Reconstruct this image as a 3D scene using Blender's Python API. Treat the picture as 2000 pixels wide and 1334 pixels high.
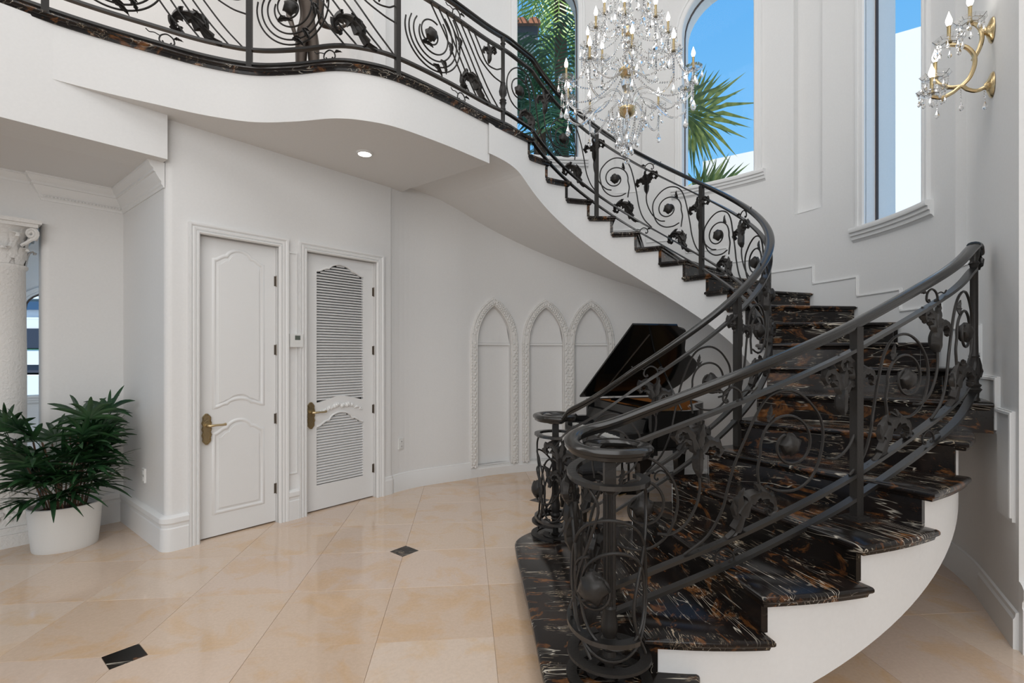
import bpy, math, random
from math import sin, cos, pi, radians, hypot, atan2, sqrt
from mathutils import Vector, Matrix
random.seed(7)
for o in list(bpy.data.objects): bpy.data.objects.remove(o)
SC = bpy.context.scene
COL = SC.collection

# ------------------------------------------------------------------ camera
FPX, HC, HY = 985.0, 1.5, 690.0          # focal length in px of a 2000 px wide frame, eye height, horizon row
cd = bpy.data.cameras.new('camera'); cam = bpy.data.objects.new('camera', cd); COL.objects.link(cam)
cd.sensor_fit = 'HORIZONTAL'; cd.sensor_width = 36.0; cd.lens = FPX / 2000 * 36.0
cd.shift_y = (HY - 667) / 2000.0; cd.clip_start = 0.05; cd.clip_end = 300
cam.location = (0, 0, HC); cam.rotation_euler = (pi / 2, 0, 0)
SC.camera = cam

# ------------------------------------------------------------------ world, sun, added fill lamps, exposure
w = bpy.data.worlds.new('sky'); SC.world = w; w.use_nodes = True
nt = w.node_tree; nt.nodes.clear()
tc = nt.nodes.new('ShaderNodeTexCoord'); sx = nt.nodes.new('ShaderNodeSeparateXYZ')
rp = nt.nodes.new('ShaderNodeValToRGB'); bg = nt.nodes.new('ShaderNodeBackground'); wo = nt.nodes.new('ShaderNodeOutputWorld')
nt.links.new(tc.outputs['Generated'], sx.inputs[0]); nt.links.new(sx.outputs['Z'], rp.inputs[0])
rp.color_ramp.elements[0].position = 0.0; rp.color_ramp.elements[0].color = (0.42, 0.72, 1.0, 1)
rp.color_ramp.elements[1].position = 0.75; rp.color_ramp.elements[1].color = (0.07, 0.36, 0.86, 1)
e = rp.color_ramp.elements.new(0.3); e.color = (0.22, 0.58, 0.98, 1)
nt.links.new(rp.outputs[0], bg.inputs[0]); bg.inputs[1].default_value = 1.0
nt.links.new(bg.outputs[0], wo.inputs[0])

def lamp(name, kind, loc, rot=(0, 0, 0), energy=10, color=(1, 1, 1), **kw):
    d = bpy.data.lights.new(name, kind); d.energy = energy; d.color = color
    for k, v in kw.items(): setattr(d, k, v)
    o = bpy.data.objects.new(name, d); COL.objects.link(o); o.location = loc; o.rotation_euler = rot
    return o
lamp('sun', 'SUN', (0, -5, 20), (radians(30), 0, radians(-33)), 5.5, (1.0, 0.96, 0.9), angle=radians(0.6))
# added fill lamps, unseen: behind the camera, over the hall and over the stairs
lamp('rear_fill', 'AREA', (-0.8, -4.6, 3.6), (radians(82), 0, 0), 285, (0.98, 0.99, 1.0), shape='RECTANGLE', size=6.5, size_y=5.6)
lamp('overhead_fill', 'AREA', (-0.3, 1.2, 7.3), (0, 0, 0), 130, (0.98, 0.99, 1.0), shape='RECTANGLE', size=4.5, size_y=4.5)
lamp('stair_hall_fill', 'AREA', (0.87, 4.2, 7.3), (0, 0, 0), 22, (0.98, 0.99, 1.0), shape='DISK', size=2.6)
vs = SC.view_settings
vs.view_transform = 'Standard'; vs.look = 'None'; vs.exposure = 0.0; vs.gamma = 1.0; vs.use_curve_mapping = False

# ------------------------------------------------------------------ materials
def new_mat(name):
    m = bpy.data.materials.new(name); m.use_nodes = True
    return m, m.node_tree, m.node_tree.nodes['Principled BSDF']
def simple(name, col, rough=0.5, metal=0.0, spec=0.5, bump=0.0, bscale=200.0, coat=0.0):
    m, t, b = new_mat(name)
    b.inputs['Base Color'].default_value = (*col, 1); b.inputs['Roughness'].default_value = rough
    b.inputs['Metallic'].default_value = metal; b.inputs['Specular IOR Level'].default_value = spec
    b.inputs['Coat Weight'].default_value = coat
    tcn = t.nodes.new('ShaderNodeTexCoord')
    n = t.nodes.new('ShaderNodeTexNoise'); n.inputs['Scale'].default_value = bscale; n.inputs['Detail'].default_value = 3
    t.links.new(tcn.outputs['Object'], n.inputs['Vector'])
    mx = t.nodes.new('ShaderNodeMixRGB'); mx.blend_type = 'MULTIPLY'; mx.inputs[0].default_value = 0.06
    mx.inputs[1].default_value = (*col, 1); t.links.new(n.outputs['Fac'], mx.inputs[2]); t.links.new(mx.outputs[0], b.inputs['Base Color'])
    if bump:
        bp = t.nodes.new('ShaderNodeBump'); bp.inputs['Strength'].default_value = bump; bp.inputs['Distance'].default_value = 0.01
        t.links.new(n.outputs['Fac'], bp.inputs['Height']); t.links.new(bp.outputs[0], b.inputs['Normal'])
    return m
def emis(name, col, s):
    m, t, b = new_mat(name)
    b.inputs['Base Color'].default_value = (*col, 1); b.inputs['Emission Color'].default_value = (*col, 1); b.inputs['Emission Strength'].default_value = s
    return m
def ramp(t, src, stops):
    r = t.nodes.new('ShaderNodeValToRGB'); cr = r.color_ramp
    cr.elements[0].position, cr.elements[0].color = stops[0][0], (*stops[0][1], 1)
    cr.elements[1].position, cr.elements[1].color = stops[-1][0], (*stops[-1][1], 1)
    for p, c in stops[1:-1]: cr.elements.new(p).color = (*c, 1)
    t.links.new(src, r.inputs[0]); return r.outputs[0]
def noise(t, vec, scale, detail=4, rough=0.5, dist=0.0):
    n = t.nodes.new('ShaderNodeTexNoise'); n.inputs['Scale'].default_value = scale; n.inputs['Detail'].default_value = detail
    n.inputs['Roughness'].default_value = rough; n.inputs['Distortion'].default_value = dist
    t.links.new(vec, n.inputs['Vector']); return n.outputs['Fac']
def mix(t, fac, a, b, mode='MIX'):
    m = t.nodes.new('ShaderNodeMixRGB'); m.blend_type = mode
    for i, v in ((0, fac), (1, a), (2, b)):
        if hasattr(v, 'links'): t.links.new(v, m.inputs[i])
        elif i == 0: m.inputs[0].default_value = v
        else: m.inputs[i].default_value = (*v, 1)
    return m.outputs[0]
def objvec(t, scale=(1, 1, 1), rot=(0, 0, 0), rnd=0.0):
    c = t.nodes.new('ShaderNodeTexCoord'); out = c.outputs['Object']
    if rnd:
        oi = t.nodes.new('ShaderNodeObjectInfo'); ml = t.nodes.new('ShaderNodeMath'); ml.operation = 'MULTIPLY'; ml.inputs[1].default_value = rnd
        t.links.new(oi.outputs['Random'], ml.inputs[0])
        ad = t.nodes.new('ShaderNodeVectorMath'); ad.operation = 'ADD'
        t.links.new(out, ad.inputs[0]); t.links.new(ml.outputs[0], ad.inputs[1]); out = ad.outputs[0]
    mp = t.nodes.new('ShaderNodeMapping'); mp.inputs['Scale'].default_value = scale; mp.inputs['Rotation'].default_value = rot
    t.links.new(out, mp.inputs['Vector']); return mp.outputs[0]

M = {}
M['wall'] = simple('white_plaster', (0.80, 0.796, 0.786), 0.75, bump=0.02, bscale=60)
M['ceil'] = simple('ceiling_paint', (0.79, 0.78, 0.77), 0.8)
M['trim'] = simple('white_trim_paint', (0.83, 0.83, 0.822), 0.35, spec=0.4)
M['plaster'] = simple('carved_white_plaster', (0.80, 0.785, 0.76), 0.8, bump=0.6, bscale=55)
M['iron'] = simple('black_wrought_iron', (0.024, 0.0215, 0.0195), 0.42, spec=0.35, bump=0.12, bscale=90)
M['ironbar'] = simple('satin_black_iron_bar', (0.012, 0.011, 0.010), 0.30, spec=0.9)
M['ironrail'] = simple('polished_black_handrail', (0.015, 0.014, 0.013), 0.20, spec=0.5, coat=0.1)
M['bronze'] = simple('dark_bronze', (0.06, 0.045, 0.035), 0.4, metal=0.6)
M['brass'] = simple('polished_brass', (0.66, 0.52, 0.30), 0.25, metal=1.0)
M['oldbrass'] = simple('antique_brass', (0.50, 0.40, 0.24), 0.35, metal=1.0, bump=0.3, bscale=80)
M['hinge'] = simple('aged_hinge_metal', (0.20, 0.17, 0.14), 0.4, metal=0.8)
M['lacquer'] = simple('black_piano_lacquer', (0.008, 0.008, 0.008), 0.10, spec=0.3, coat=0.0)
M['ivory'] = simple('white_piano_key', (0.82, 0.81, 0.77), 0.3)
M['felt'] = simple('black_felt', (0.012, 0.012, 0.013), 0.9)
M['wood'] = simple('piano_soundboard', (0.42, 0.17, 0.05), 0.3, coat=0.3)
M['gold'] = simple('gold_cast_plate', (0.60, 0.36, 0.12), 0.35, metal=0.9)
M['pot'] = simple('white_ceramic', (0.78, 0.765, 0.735), 0.45)
M['soil'] = simple('dark_soil', (0.035, 0.022, 0.014), 0.95, bump=0.8, bscale=90)
M['stem'] = simple('brown_cane', (0.10, 0.055, 0.03), 0.7)
M['plastic'] = simple('white_plastic', (0.80, 0.80, 0.78), 0.4)
M['lcd'] = simple('grey_display', (0.12, 0.14, 0.12), 0.3)
M['dark'] = simple('dark_gap', (0.02, 0.02, 0.022), 0.8)
M['extwhite'] = simple('exterior_white_stucco', (0.82, 0.80, 0.77), 0.9)
M['frame'] = simple('bronze_window_frame', (0.07, 0.045, 0.035), 0.5)
M['navy'] = simple('navy_canvas', (0.03, 0.035, 0.055), 0.6)
M['tower'] = simple('tower_concrete', (0.62, 0.66, 0.72), 0.8)
M['towerglass'] = simple('tower_blue_glass', (0.12, 0.18, 0.28), 0.2)
M['terracotta'] = simple('terracotta', (0.42, 0.16, 0.08), 0.8, bump=0.2, bscale=40)
M['slate'] = simple('dark_roof_edge', (0.10, 0.11, 0.14), 0.7)
M['candle'] = simple('gold_candle_sleeve', (0.52, 0.40, 0.20), 0.35, metal=0.7)
M['bulb'] = emis('lit_bulb', (1.0, 0.95, 0.86), 9.0)
M['downlight'] = emis('lit_led_disc', (1.0, 0.96, 0.9), 14.0)

def leafmat(name, c1, c2, trans=0.15):
    m, t, b = new_mat(name)
    v = objvec(t, (6, 6, 6), rnd=9.0)
    t.links.new(ramp(t, noise(t, v, 2.0), [(0.3, c1), (0.7, c2)]), b.inputs['Base Color'])
    b.inputs['Roughness'].default_value = 0.42
    return m
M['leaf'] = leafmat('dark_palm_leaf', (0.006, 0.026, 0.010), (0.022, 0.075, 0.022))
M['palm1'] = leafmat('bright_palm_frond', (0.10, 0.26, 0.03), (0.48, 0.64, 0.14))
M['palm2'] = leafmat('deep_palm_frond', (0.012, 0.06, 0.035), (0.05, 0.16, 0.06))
M['palm3'] = leafmat('fan_palm_frond', (0.05, 0.10, 0.02), (0.22, 0.26, 0.07))

def marble():
    m, t, b = new_mat('black_gold_marble')
    v = objvec(t, (1, 1, 1), rnd=31.0)
    base = ramp(t, noise(t, v, 4.0, 5, 0.6, 0.4), [(0.3, (0.006, 0.005, 0.004)), (0.55, (0.012, 0.009, 0.008)), (0.8, (0.03, 0.019, 0.015))])
    vb = objvec(t, (4.0, 8.0, 6.0), (0, 0, 0.15), rnd=17.0)
    br = ramp(t, noise(t, vb, 0.9, 7, 0.66, 1.4), [(0.558, (0, 0, 0)), (0.61, (0.6, 0.6, 0.6)), (0.73, (1, 1, 1))])
    c = mix(t, br, base, ramp(t, noise(t, v, 30.0, 4), [(0.35, (0.10, 0.035, 0.012)), (0.7, (0.27, 0.11, 0.03))]))
    def vein(scale, rot, sc, lo, hi, rn, dist=0.7, det=2.0):
        vv = objvec(t, scale, rot, rnd=rn)
        n = noise(t, vv, sc, det, 0.5, dist)
        mm = t.nodes.new('ShaderNodeMath'); mm.operation = 'SUBTRACT'; mm.inputs[1].default_value = 0.5; t.links.new(n, mm.inputs[0])
        ab = t.nodes.new('ShaderNodeMath'); ab.operation = 'ABSOLUTE'; t.links.new(mm.outputs[0], ab.inputs[0])
        return ramp(t, ab.outputs[0], [(lo, (1, 1, 1)), (hi, (0, 0, 0))])
    patch = ramp(t, noise(t, objvec(t, (2.5, 3, 3), rnd=5.0), 2.0, 3), [(0.47, (0, 0, 0)), (0.60, (1, 1, 1))])
    v1 = vein((2.0, 19, 12), (0, 0, 0.10), 1.0, 0.001, 0.011, 13.0)
    c = mix(t, mix(t, 1.0, v1, patch, 'MULTIPLY'), c, (0.66, 0.60, 0.50))
    patch2 = ramp(t, noise(t, objvec(t, (3, 3, 3), rnd=23.0), 2.6, 3), [(0.54, (0, 0, 0)), (0.64, (1, 1, 1))])
    v2 = vein((5, 30, 20), (0, 0, -0.25), 1.0, 0.003, 0.016, 7.0, 1.4, 4.0)
    c = mix(t, mix(t, 1.0, v2, patch2, 'MULTIPLY'), c, (0.50, 0.40, 0.28))
    t.links.new(c, b.inputs['Base Color']); b.inputs['Roughness'].default_value = 0.19; b.inputs['Specular IOR Level'].default_value = 0.30
    return m
M['marble'] = marble()

def tilemat():
    m, t, b = new_mat('cream_marble_tile')
    oi = t.nodes.new('ShaderNodeObjectInfo')
    tint = ramp(t, oi.outputs['Random'], [(0.0, (0.64, 0.48, 0.35)), (0.3, (0.72, 0.57, 0.46)), (0.55, (0.665, 0.525, 0.43)), (0.8, (0.73, 0.59, 0.475)), (1.0, (0.67, 0.51, 0.385))])
    cl = ramp(t, noise(t, objvec(t, (1, 1, 1), rnd=40.0), 3.2, 6, 0.62, 0.6), [(0.50, (0, 0, 0)), (0.60, (0.7, 0.7, 0.7)), (0.72, (1, 1, 1))])
    golden = mix(t, 1.0, tint, (0.98, 0.84, 0.62), 'MULTIPLY')
    am = t.nodes.new('ShaderNodeMath'); am.operation = 'MULTIPLY'; am.inputs[1].default_value = 0.75; t.links.new(cl, am.inputs[0])
    c = mix(t, am.outputs[0], tint, golden)
    f = ramp(t, noise(t, objvec(t, (1, 1, 1), rnd=11.0), 60, 4, 0.7), [(0.3, (0.93, 0.92, 0.91)), (0.7, (1.03, 1.03, 1.03))])
    c = mix(t, 1.0, c, f, 'MULTIPLY')
    t.links.new(c, b.inputs['Base Color']); b.inputs['Roughness'].default_value = 0.09; b.inputs['Specular IOR Level'].default_value = 0.5
    return m
M['tile'] = tilemat()
M['grout'] = simple('tile_grout', (0.42, 0.31, 0.22), 0.8)

def crystalmat():
    m, t, b = new_mat('clear_crystal')
    b.inputs['Base Color'].default_value = (1, 1, 1, 1); b.inputs['Transmission Weight'].default_value = 0.95
    b.inputs['Roughness'].default_value = 0.02; b.inputs['IOR'].default_value = 1.6; b.inputs['Specular IOR Level'].default_value = 0.8
    return m
M['crystal'] = crystalmat()
def panemat():
    m = bpy.data.materials.new('window_glass'); m.use_nodes = True; t = m.node_tree; t.nodes.clear()
    o = t.nodes.new('ShaderNodeOutputMaterial'); mx = t.nodes.new('ShaderNodeMixShader'); tr = t.nodes.new('ShaderNodeBsdfTransparent'); g = t.nodes.new('ShaderNodeBsdfGlossy')
    g.inputs['Roughness'].default_value = 0.01; mx.inputs[0].default_value = 0.008
    t.links.new(tr.outputs[0], mx.inputs[1]); t.links.new(g.outputs[0], mx.inputs[2]); t.links.new(mx.outputs[0], o.inputs[0])
    return m
M['pane'] = panemat()

# ------------------------------------------------------------------ mesh helpers
class MB:
    def __init__(s): s.v = []; s.f = []
    def add(s, v, f):
        n = len(s.v); s.v += [tuple(p) for p in v]; s.f += [tuple(i + n for i in q) for q in f]; return s
    def box(s, c, size, M4=None):
        x, y, z = (q / 2 for q in size)
        vv = [Vector((c[0] + a * x, c[1] + b * y, c[2] + d * z)) for a in (-1, 1) for b in (-1, 1) for d in (-1, 1)]
        if M4: vv = [M4 @ p for p in vv]
        return s.add(vv, [(0, 1, 3, 2), (4, 6, 7, 5), (0, 4, 5, 1), (2, 3, 7, 6), (0, 2, 6, 4), (1, 5, 7, 3)])
    def prism(s, poly, z0, z1):
        """poly counter-clockwise in xy"""
        n = len(poly)
        v = [(p[0], p[1], z0) for p in poly] + [(p[0], p[1], z1) for p in poly]
        return s.add(v, [tuple(range(n - 1, -1, -1)), tuple(range(n, 2 * n))] + [(i, (i + 1) % n, n + (i + 1) % n, n + i) for i in range(n)])
    def rings(s, R, closed=True, cap=True, loop=False):
        """R list of rings (equal length lists of points)"""
        n = len(R[0]); v = [p for r in R for p in r]; f = []
        m = len(R)
        for i in range(m if loop else m - 1):
            a, b = i * n, ((i + 1) % m) * n
            for j in range(n if closed else n - 1):
                k = (j + 1) % n
                f.append((a + j, a + k, b + k, b + j))
        if cap and closed and not loop:
            f.append(tuple(range(n - 1, -1, -1))); f.append(tuple((m - 1) * n + j for j in range(n)))
        return s.add(v, f)
    def lathe(s, prof, n=16, c=(0, 0, 0), flute=0):
        R = []
        for r, z in prof:
            R.append([(c[0] + r * cos(2 * pi * j / n), c[1] + r * sin(2 * pi * j / n), c[2] + z) for j in range(n)])
        return s.rings(R)
    def tube(s, pts, r, n=6, cap=True):
        pts = [Vector(p) for p in pts]
        if len(pts) < 2: return s
        R = []; up = None
        for i, p in enumerate(pts):
            tg = (pts[min(i + 1, len(pts) - 1)] - pts[max(i - 1, 0)])
            if tg.length < 1e-9: tg = Vector((0, 0, 1))
            tg.normalize()
            if up is None:
                up = Vector((0, 0, 1)) if abs(tg.z) < 0.9 else Vector((1, 0, 0))
            up = (up - tg * up.dot(tg))
            if up.length < 1e-6: up = Vector((1, 0, 0)) - tg * tg.x
            up.normalize(); sd = tg.cross(up)
            rr = r[i] if isinstance(r, (list, tuple)) else r
            R.append([p + (up * cos(2 * pi * j / n) + sd * sin(2 * pi * j / n)) * rr for j in range(n)])
        return s.rings(R, cap=cap)
    def sweep(s, pts, prof, loop=False, lat=None):
        """prof: closed (lateral, vertical) outline swept along pts, lateral stays horizontal"""
        pts = [Vector(p) for p in pts]; R = []; m = len(pts)
        for i, p in enumerate(pts):
            if loop: tg = pts[(i + 1) % m] - pts[(i - 1) % m]
            else: tg = pts[min(i + 1, m - 1)] - pts[max(i - 1, 0)]
            h = Vector((tg.x, tg.y, 0))
            if h.length < 1e-9: h = Vector((1, 0, 0))
            h.normalize(); sd = Vector((h.y, -h.x, 0))
            R.append([p + sd * a + Vector((0, 0, b)) for a, b in prof])
        return s.rings(R, loop=loop)
    def ball(s, c, r, n=8, m=5, sc=(1, 1, 1)):
        R = []
        for i in range(m + 1):
            ph = -pi / 2 + pi * i / m
            rr = max(cos(ph), 0.02)
            R.append([(c[0] + r * sc[0] * rr * cos(2 * pi * j / n), c[1] + r * sc[1] * rr * sin(2 * pi * j / n), c[2] + r * sc[2] * sin(ph)) for j in range(n)])
        return s.rings(R)
    def build(s, name, mat, parent=None, smooth=False, frame=None, angle=40):
        me = bpy.data.meshes.new(name)
        v = s.v
        if frame is not None:
            inv = frame.inverted(); v = [tuple(inv @ Vector(p)) for p in v]
        me.from_pydata([tuple(p) for p in v], [], s.f); me.update()
        if mat is not None: me.materials.append(M[mat] if isinstance(mat, str) else mat)
        if smooth:
            me.polygons.foreach_set('use_smooth', [True] * len(me.polygons))
            me.set_sharp_from_angle(angle=radians(angle))
        o = bpy.data.objects.new(name, me); COL.objects.link(o)
        if frame is not None: o.matrix_world = frame
        if parent is not None:
            o.parent = parent
            if frame is None: o.matrix_parent_inverse = parent.matrix_world.inverted()
            else:
                o.matrix_parent_inverse = parent.matrix_world.inverted(); o.matrix_basis = frame
        return o
def inst(src, name, parent, mat4):
    o = bpy.data.objects.new(name, src if isinstance(src, bpy.types.Mesh) else src.data); COL.objects.link(o)
    o.parent = parent; o.matrix_parent_inverse = parent.matrix_world.inverted() if parent else Matrix()
    o.matrix_basis = mat4; return o
def empty(name, loc, label, cat, group=None):
    o = bpy.data.objects.new(name, None); COL.objects.link(o); o.location = loc; o.empty_display_size = 0.1
    o.matrix_world = Matrix.Translation(loc)
    tag(o, label, cat, group); return o
def tag(o, label, cat, group=None, kind=None):
    o['label'] = label; o['category'] = cat
    if group: o['group'] = group
    if kind: o['kind'] = kind
    return o
def struct(o, label=None):
    o['kind'] = 'structure'
    if label: o['label'] = label
    return o
def sempty(name, loc, label):
    o = bpy.data.objects.new(name, None); COL.objects.link(o); o.location = loc; o.matrix_world = Matrix.Translation(loc)
    o['kind'] = 'structure'; o['label'] = label; return o
def catmull(P, per=8):
    P = [Vector(p) for p in P]; out = []
    for i in range(len(P) - 1):
        a = P[i - 1] if i else P[0] * 2 - P[1]; b, c = P[i], P[i + 1]
        d = P[i + 2] if i + 2 < len(P) else P[-1] * 2 - P[-2]
        for j in range(per):
            t = j / per
            out.append(0.5 * ((2 * b) + (c - a) * t + (2 * a - 5 * b + 4 * c - d) * t * t + (3 * b - a - 3 * c + d) * t ** 3))
    out.append(P[-1]); return out
def inset_poly(poly, d):
    n = len(poly); out = []
    for i in range(n):
        p0, p1, p2 = poly[i - 1], poly[i], poly[(i + 1) % n]
        a = Vector((p1[0] - p0[0], p1[1] - p0[1])); b = Vector((p2[0] - p1[0], p2[1] - p1[1]))
        if a.length < 1e-7 or b.length < 1e-7: out.append(p1); continue
        a.normalize(); b.normalize()
        na = Vector((-a.y, a.x)); nb = Vector((-b.y, b.x)); nn = na + nb
        if nn.length < 1e-3: nn = na
        nn.normalize(); k = d / max(nn.dot(na), 0.5)
        out.append((p1[0] + nn.x * k, p1[1] + nn.y * k))
    return out
def bevel_slab(mb, poly, z0, z1, r):
    """prism whose edges are rounded by r"""
    L = [(inset_poly(poly, r), z0), (inset_poly(poly, r * 0.3), z0 + r * 0.5), (poly, z0 + r), (poly, z1 - r), (inset_poly(poly, r * 0.3), z1 - r * 0.4), (inset_poly(poly, r), z1)]
    return mb.rings([[(p[0], p[1], z) for p in pl] for pl, z in L])

# ------------------------------------------------------------------ plan of the place
RISE = 0.1755
CI, RI = Vector((1.0, 4.38)), 1.09
CO, RW, RO = Vector((0.874, 4.223)), 2.30, 2.19
ti = lambda k: radians(124.9 + (k - 20) * 13.3)
to = lambda k: radians(-38.0 + (k - 7) * 12.0)
Z2 = 21 * RISE                                # upper floor
TAN21 = Vector((-sin(ti(21)), cos(ti(21))))
STEP = RI * radians(13.3)
def inner(k, r=RI):
    if k <= 21: return CI + Vector((cos(ti(k)), sin(ti(k)))) * r
    return CI + Vector((cos(ti(21)), sin(ti(21)))) * r + TAN21 * (k - 21) * STEP
def rwall(th):
    t = max(0.0, min(1.0, (math.degrees(th) - 128) / 23)); return RW + 0.17 * t * t * (3 - 2 * t)
def outer(k, r=None):
    return CO + Vector((cos(to(k)), sin(to(k)))) * (rwall(to(k)) if r is None else r)
W0 = Vector((-2.628, 3.816)); WE = Vector((0.639, 0.769)).normalized(); WN = Vector((WE.y, -WE.x))   # door wall: origin, along, towards the hall
wp = lambda t, n=0.0: W0 + WE * t + WN * n
def hit(u, R=RW):
    """angle on the stair hall cylinder met by the plan direction of photo column u"""
    a = (u - 1000) / FPX; A = a * a + 1; B = -2 * (a * CO.x + CO.y); C = CO.length_squared - R * R
    t = (-B + sqrt(B * B - 4 * A * C)) / (2 * A)
    return atan2(t - CO.y, a * t - CO.x), t
# ================================================================== STRUCTURE
H_TOP = 7.4
# ---- floor: slab, cream tiles laid diagonally, small black insets
GA = Vector((0.9957, 0.0924)).normalized(); GB = Vector((-GA.y, GA.x)); G0 = Vector((-1.368, 3.163)); TS = 0.61
gp = lambda i, j: G0 + GA * (i * TS) + GB * (j * TS)
floor = MB()
floor.prism([(-12, -5.3), (4.6, -5.3), (4.6, 3), (4.2, 7.5), (-12, 12)], -0.2, -0.004)
floor = struct(floor.build('floor', 'grout'), 'polished cream marble floor laid in diagonal squares with small black insets')
isin = lambda i, j: i % 2 == 1 and i == j
CUT = 0.108; meshes = {}
def tile_mesh(cuts):
    if cuts in meshes: return meshes[cuts]
    h = TS / 2 - 0.0008; P = []
    for c, (sx_, sy_) in enumerate(((-1, -1), (1, -1), (1, 1), (-1, 1))):
        if cuts[c]:
            a, b = (sx_ * h, sy_ * (h - CUT)), (sx_ * (h - CUT), sy_ * h)
            P += [a, b] if c in (0, 2) else [b, a]
        else: P.append((sx_ * h, sy_ * h))
    mb = MB(); L = [(P, -0.02), (P, -0.0012), (inset_poly(P, 0.0012), 0.0)]
    mb.rings([[(p[0], p[1], z) for p in pl] for pl, z in L])
    o = mb.build('tile', 'tile'); me = o.data; bpy.data.objects.remove(o)
    meshes[cuts] = me; return me
FR = Matrix(((GA.x, GB.x, 0, 0), (GA.y, GB.y, 0, 0), (0, 0, 1, 0), (0, 0, 0, 1)))
for i in range(-10, 9):
    for j in range(-5, 9):
        c = gp(i + 0.5, j + 0.5)
        if c.y < 0.4 or (c - CO).length > RW + 0.35 and c.x > 0: continue
        if c.y > 9 or abs(c.x) / c.y > 2.2 or c.x < -6.4: continue
        d = (c - W0)
        # skip tiles wholly behind the door wall
        if d.dot(WN) < -0.5 and d.dot(WE) > 0.35 and (c - CO).length > RW + 0.45: continue
        if d.dot(WN) < -4.2: continue
        cuts = tuple(isin(i + a, j + b) for a, b in ((0, 0), (1, 0), (1, 1), (0, 1)))
        m4 = FR.copy(); m4.translation = Vector((c.x, c.y, 0))
        inst(tile_mesh(cuts), 'tile', floor, m4)
mb = MB(); q = CUT - 0.001
mb.prism([(q, 0), (0, q), (-q, 0), (0, -q)], -0.02, 0.0)
im = mb.build('inset_tile', 'marble'); ime = im.data; bpy.data.objects.remove(im)
for i in range(-9, 9):
    for j in range(-4, 8):
        if not isin(i, j): continue
        c = gp(i, j)
        if c.y < 1.0 or (c - CO).length > RW and c.x > 0: continue
        if (c - W0).dot(WN) < 0.05 and (c - CO).length > RW: continue
        m4 = FR.copy(); m4.translation = Vector((c.x, c.y, 0.0))
        o = inst(ime, 'inset_tile', floor, m4); o['label'] = 'small black marble inset square'

# ---- stair hall wall (cylinder) with window openings, shallow panels and three pointed niches
def arch_round(a0, a1, zs, ht):
    def f(a):
        x = (a - (a0 + a1) / 2) / ((a1 - a0) / 2); return zs + ht * sqrt(max(0.0, 1 - x * x))
    return f
def arch_point(a0, a1, zs, ht):
    w_ = (a1 - a0)
    def f(a):
        x = min(abs(a - (a0 + a1) / 2) / (w_ / 2), 1.0)
        # pointed arch: circle centred beyond the far side
        k = 1.9; Rr = 1 + (k - 1) ; R2 = (k) ** 2
        top = sqrt(R2 - (k - 1) ** 2); y = sqrt(max(0.0, R2 - (x + k - 1) ** 2))
        return zs + ht * y / top
    return f
def cyl(a, z, p):
    th = a; r = rwall(th) - p; return (CO.x + r * cos(th), CO.y + r * sin(th), z)
cylm = lambda s_, z, p: cyl(s_ / RW, z, p)          # s_ = arc metres
OPEN = []
def opening(u0, u1, zb, zs, ht, depth, back, kind):
    a1, a0 = hit(u0)[0], hit(u1)[0]
    f = arch_point(a0, a1, zs, ht) if kind == 'point' else arch_round(a0, a1, zs, ht)
    d = dict(a0=a0, a1=a1, zb=zb, f=f, zs=zs, ht=ht, depth=depth, back=back, kind=kind); OPEN.append(d); return d
wA = opening(1010, 1129, 4.00, 5.95, 0.45, 0.30, None, 'round')
wB = opening(1333, 1473, 3.50, 5.40, 0.47, 0.30, None, 'round')
wC = opening(1690, 1803, 2.62, 4.75, 0.47, 0.30, None, 'round')
nA = opening(1200, 1254, 3.55, 6.6, 0.12, 0.07, 'wall', 'round')
nB = opening(1550, 1606, 2.94, 6.2, 0.12, 0.07, 'wall', 'round')
nC = opening(1866, 1908, 2.08, 5.6, 0.12, 0.06, 'wall', 'round')
NICHE = []
for uc, hw in ((964, 34), (1066, 34), (1154, 33)):
    NICHE.append(opening(uc - hw, uc + hw, 0.13, 1.62, 0.47, 0.075, 'wall', 'point'))
TH0, TH1 = radians(-30), radians(158)
samples = {TH0, TH1}
n_ = 120
for i in range(n_ + 1): samples.add(TH0 + (TH1 - TH0) * i / n_)
for o in OPEN:
    for i in range(17): samples.add(o['a0'] + (o['a1'] - o['a0']) * (0.5 - 0.5 * cos(pi * i / 16)))
samples.add(radians(152.0)); samples = sorted(samples)
ss = [samples[0]]
for s_ in samples[1:]:
    if s_ - ss[-1] > 1e-5: ss.append(s_)
wb = MB()
for a, b in zip(ss, ss[1:]):
    m_ = (a + b) / 2
    cur = sorted([o for o in OPEN if o['a0'] < m_ < o['a1']], key=lambda o: o['zb'])
    za = zb_ = 0.0 if m_ < radians(152.0) else 3.30
    for o in cur + [None]:
        ta, tb_ = (o['zb'], o['zb']) if o else (H_TOP, H_TOP)
        wb.add([cyl(a, za, 0), cyl(b, zb_, 0), cyl(b, tb_, 0), cyl(a, ta, 0)], [(0, 1, 2, 3)])
        if o: za, zb_ = o['f'](a), o['f'](b)
for o in OPEN:
    A0, A1 = o['a0'], o['a1']; arcs = [A0 + (A1 - A0) * (0.5 - 0.5 * cos(pi * i / 16)) for i in range(17)]
    out = [(A0, o['zb'])] + [(a, o['f'](a)) for a in arcs] + [(A1, o['zb'])]
    dp = o['depth']
    for (a, z), (b, y) in zip(out, out[1:] + out[:1]):
        wb.add([cyl(a, z, 0), cyl(b, y, 0), cyl(b, y, -dp), cyl(a, z, -dp)], [(0, 1, 2, 3)])
    if o['back']:
        for a, b in zip(arcs, arcs[1:]):
            wb.add([cyl(a, o['zb'], -dp), cyl(b, o['zb'], -dp), cyl(b, o['f'](b), -dp), cyl(a, o['f'](a), -dp)], [(0, 1, 2, 3)])
    o['outline'] = out
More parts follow.
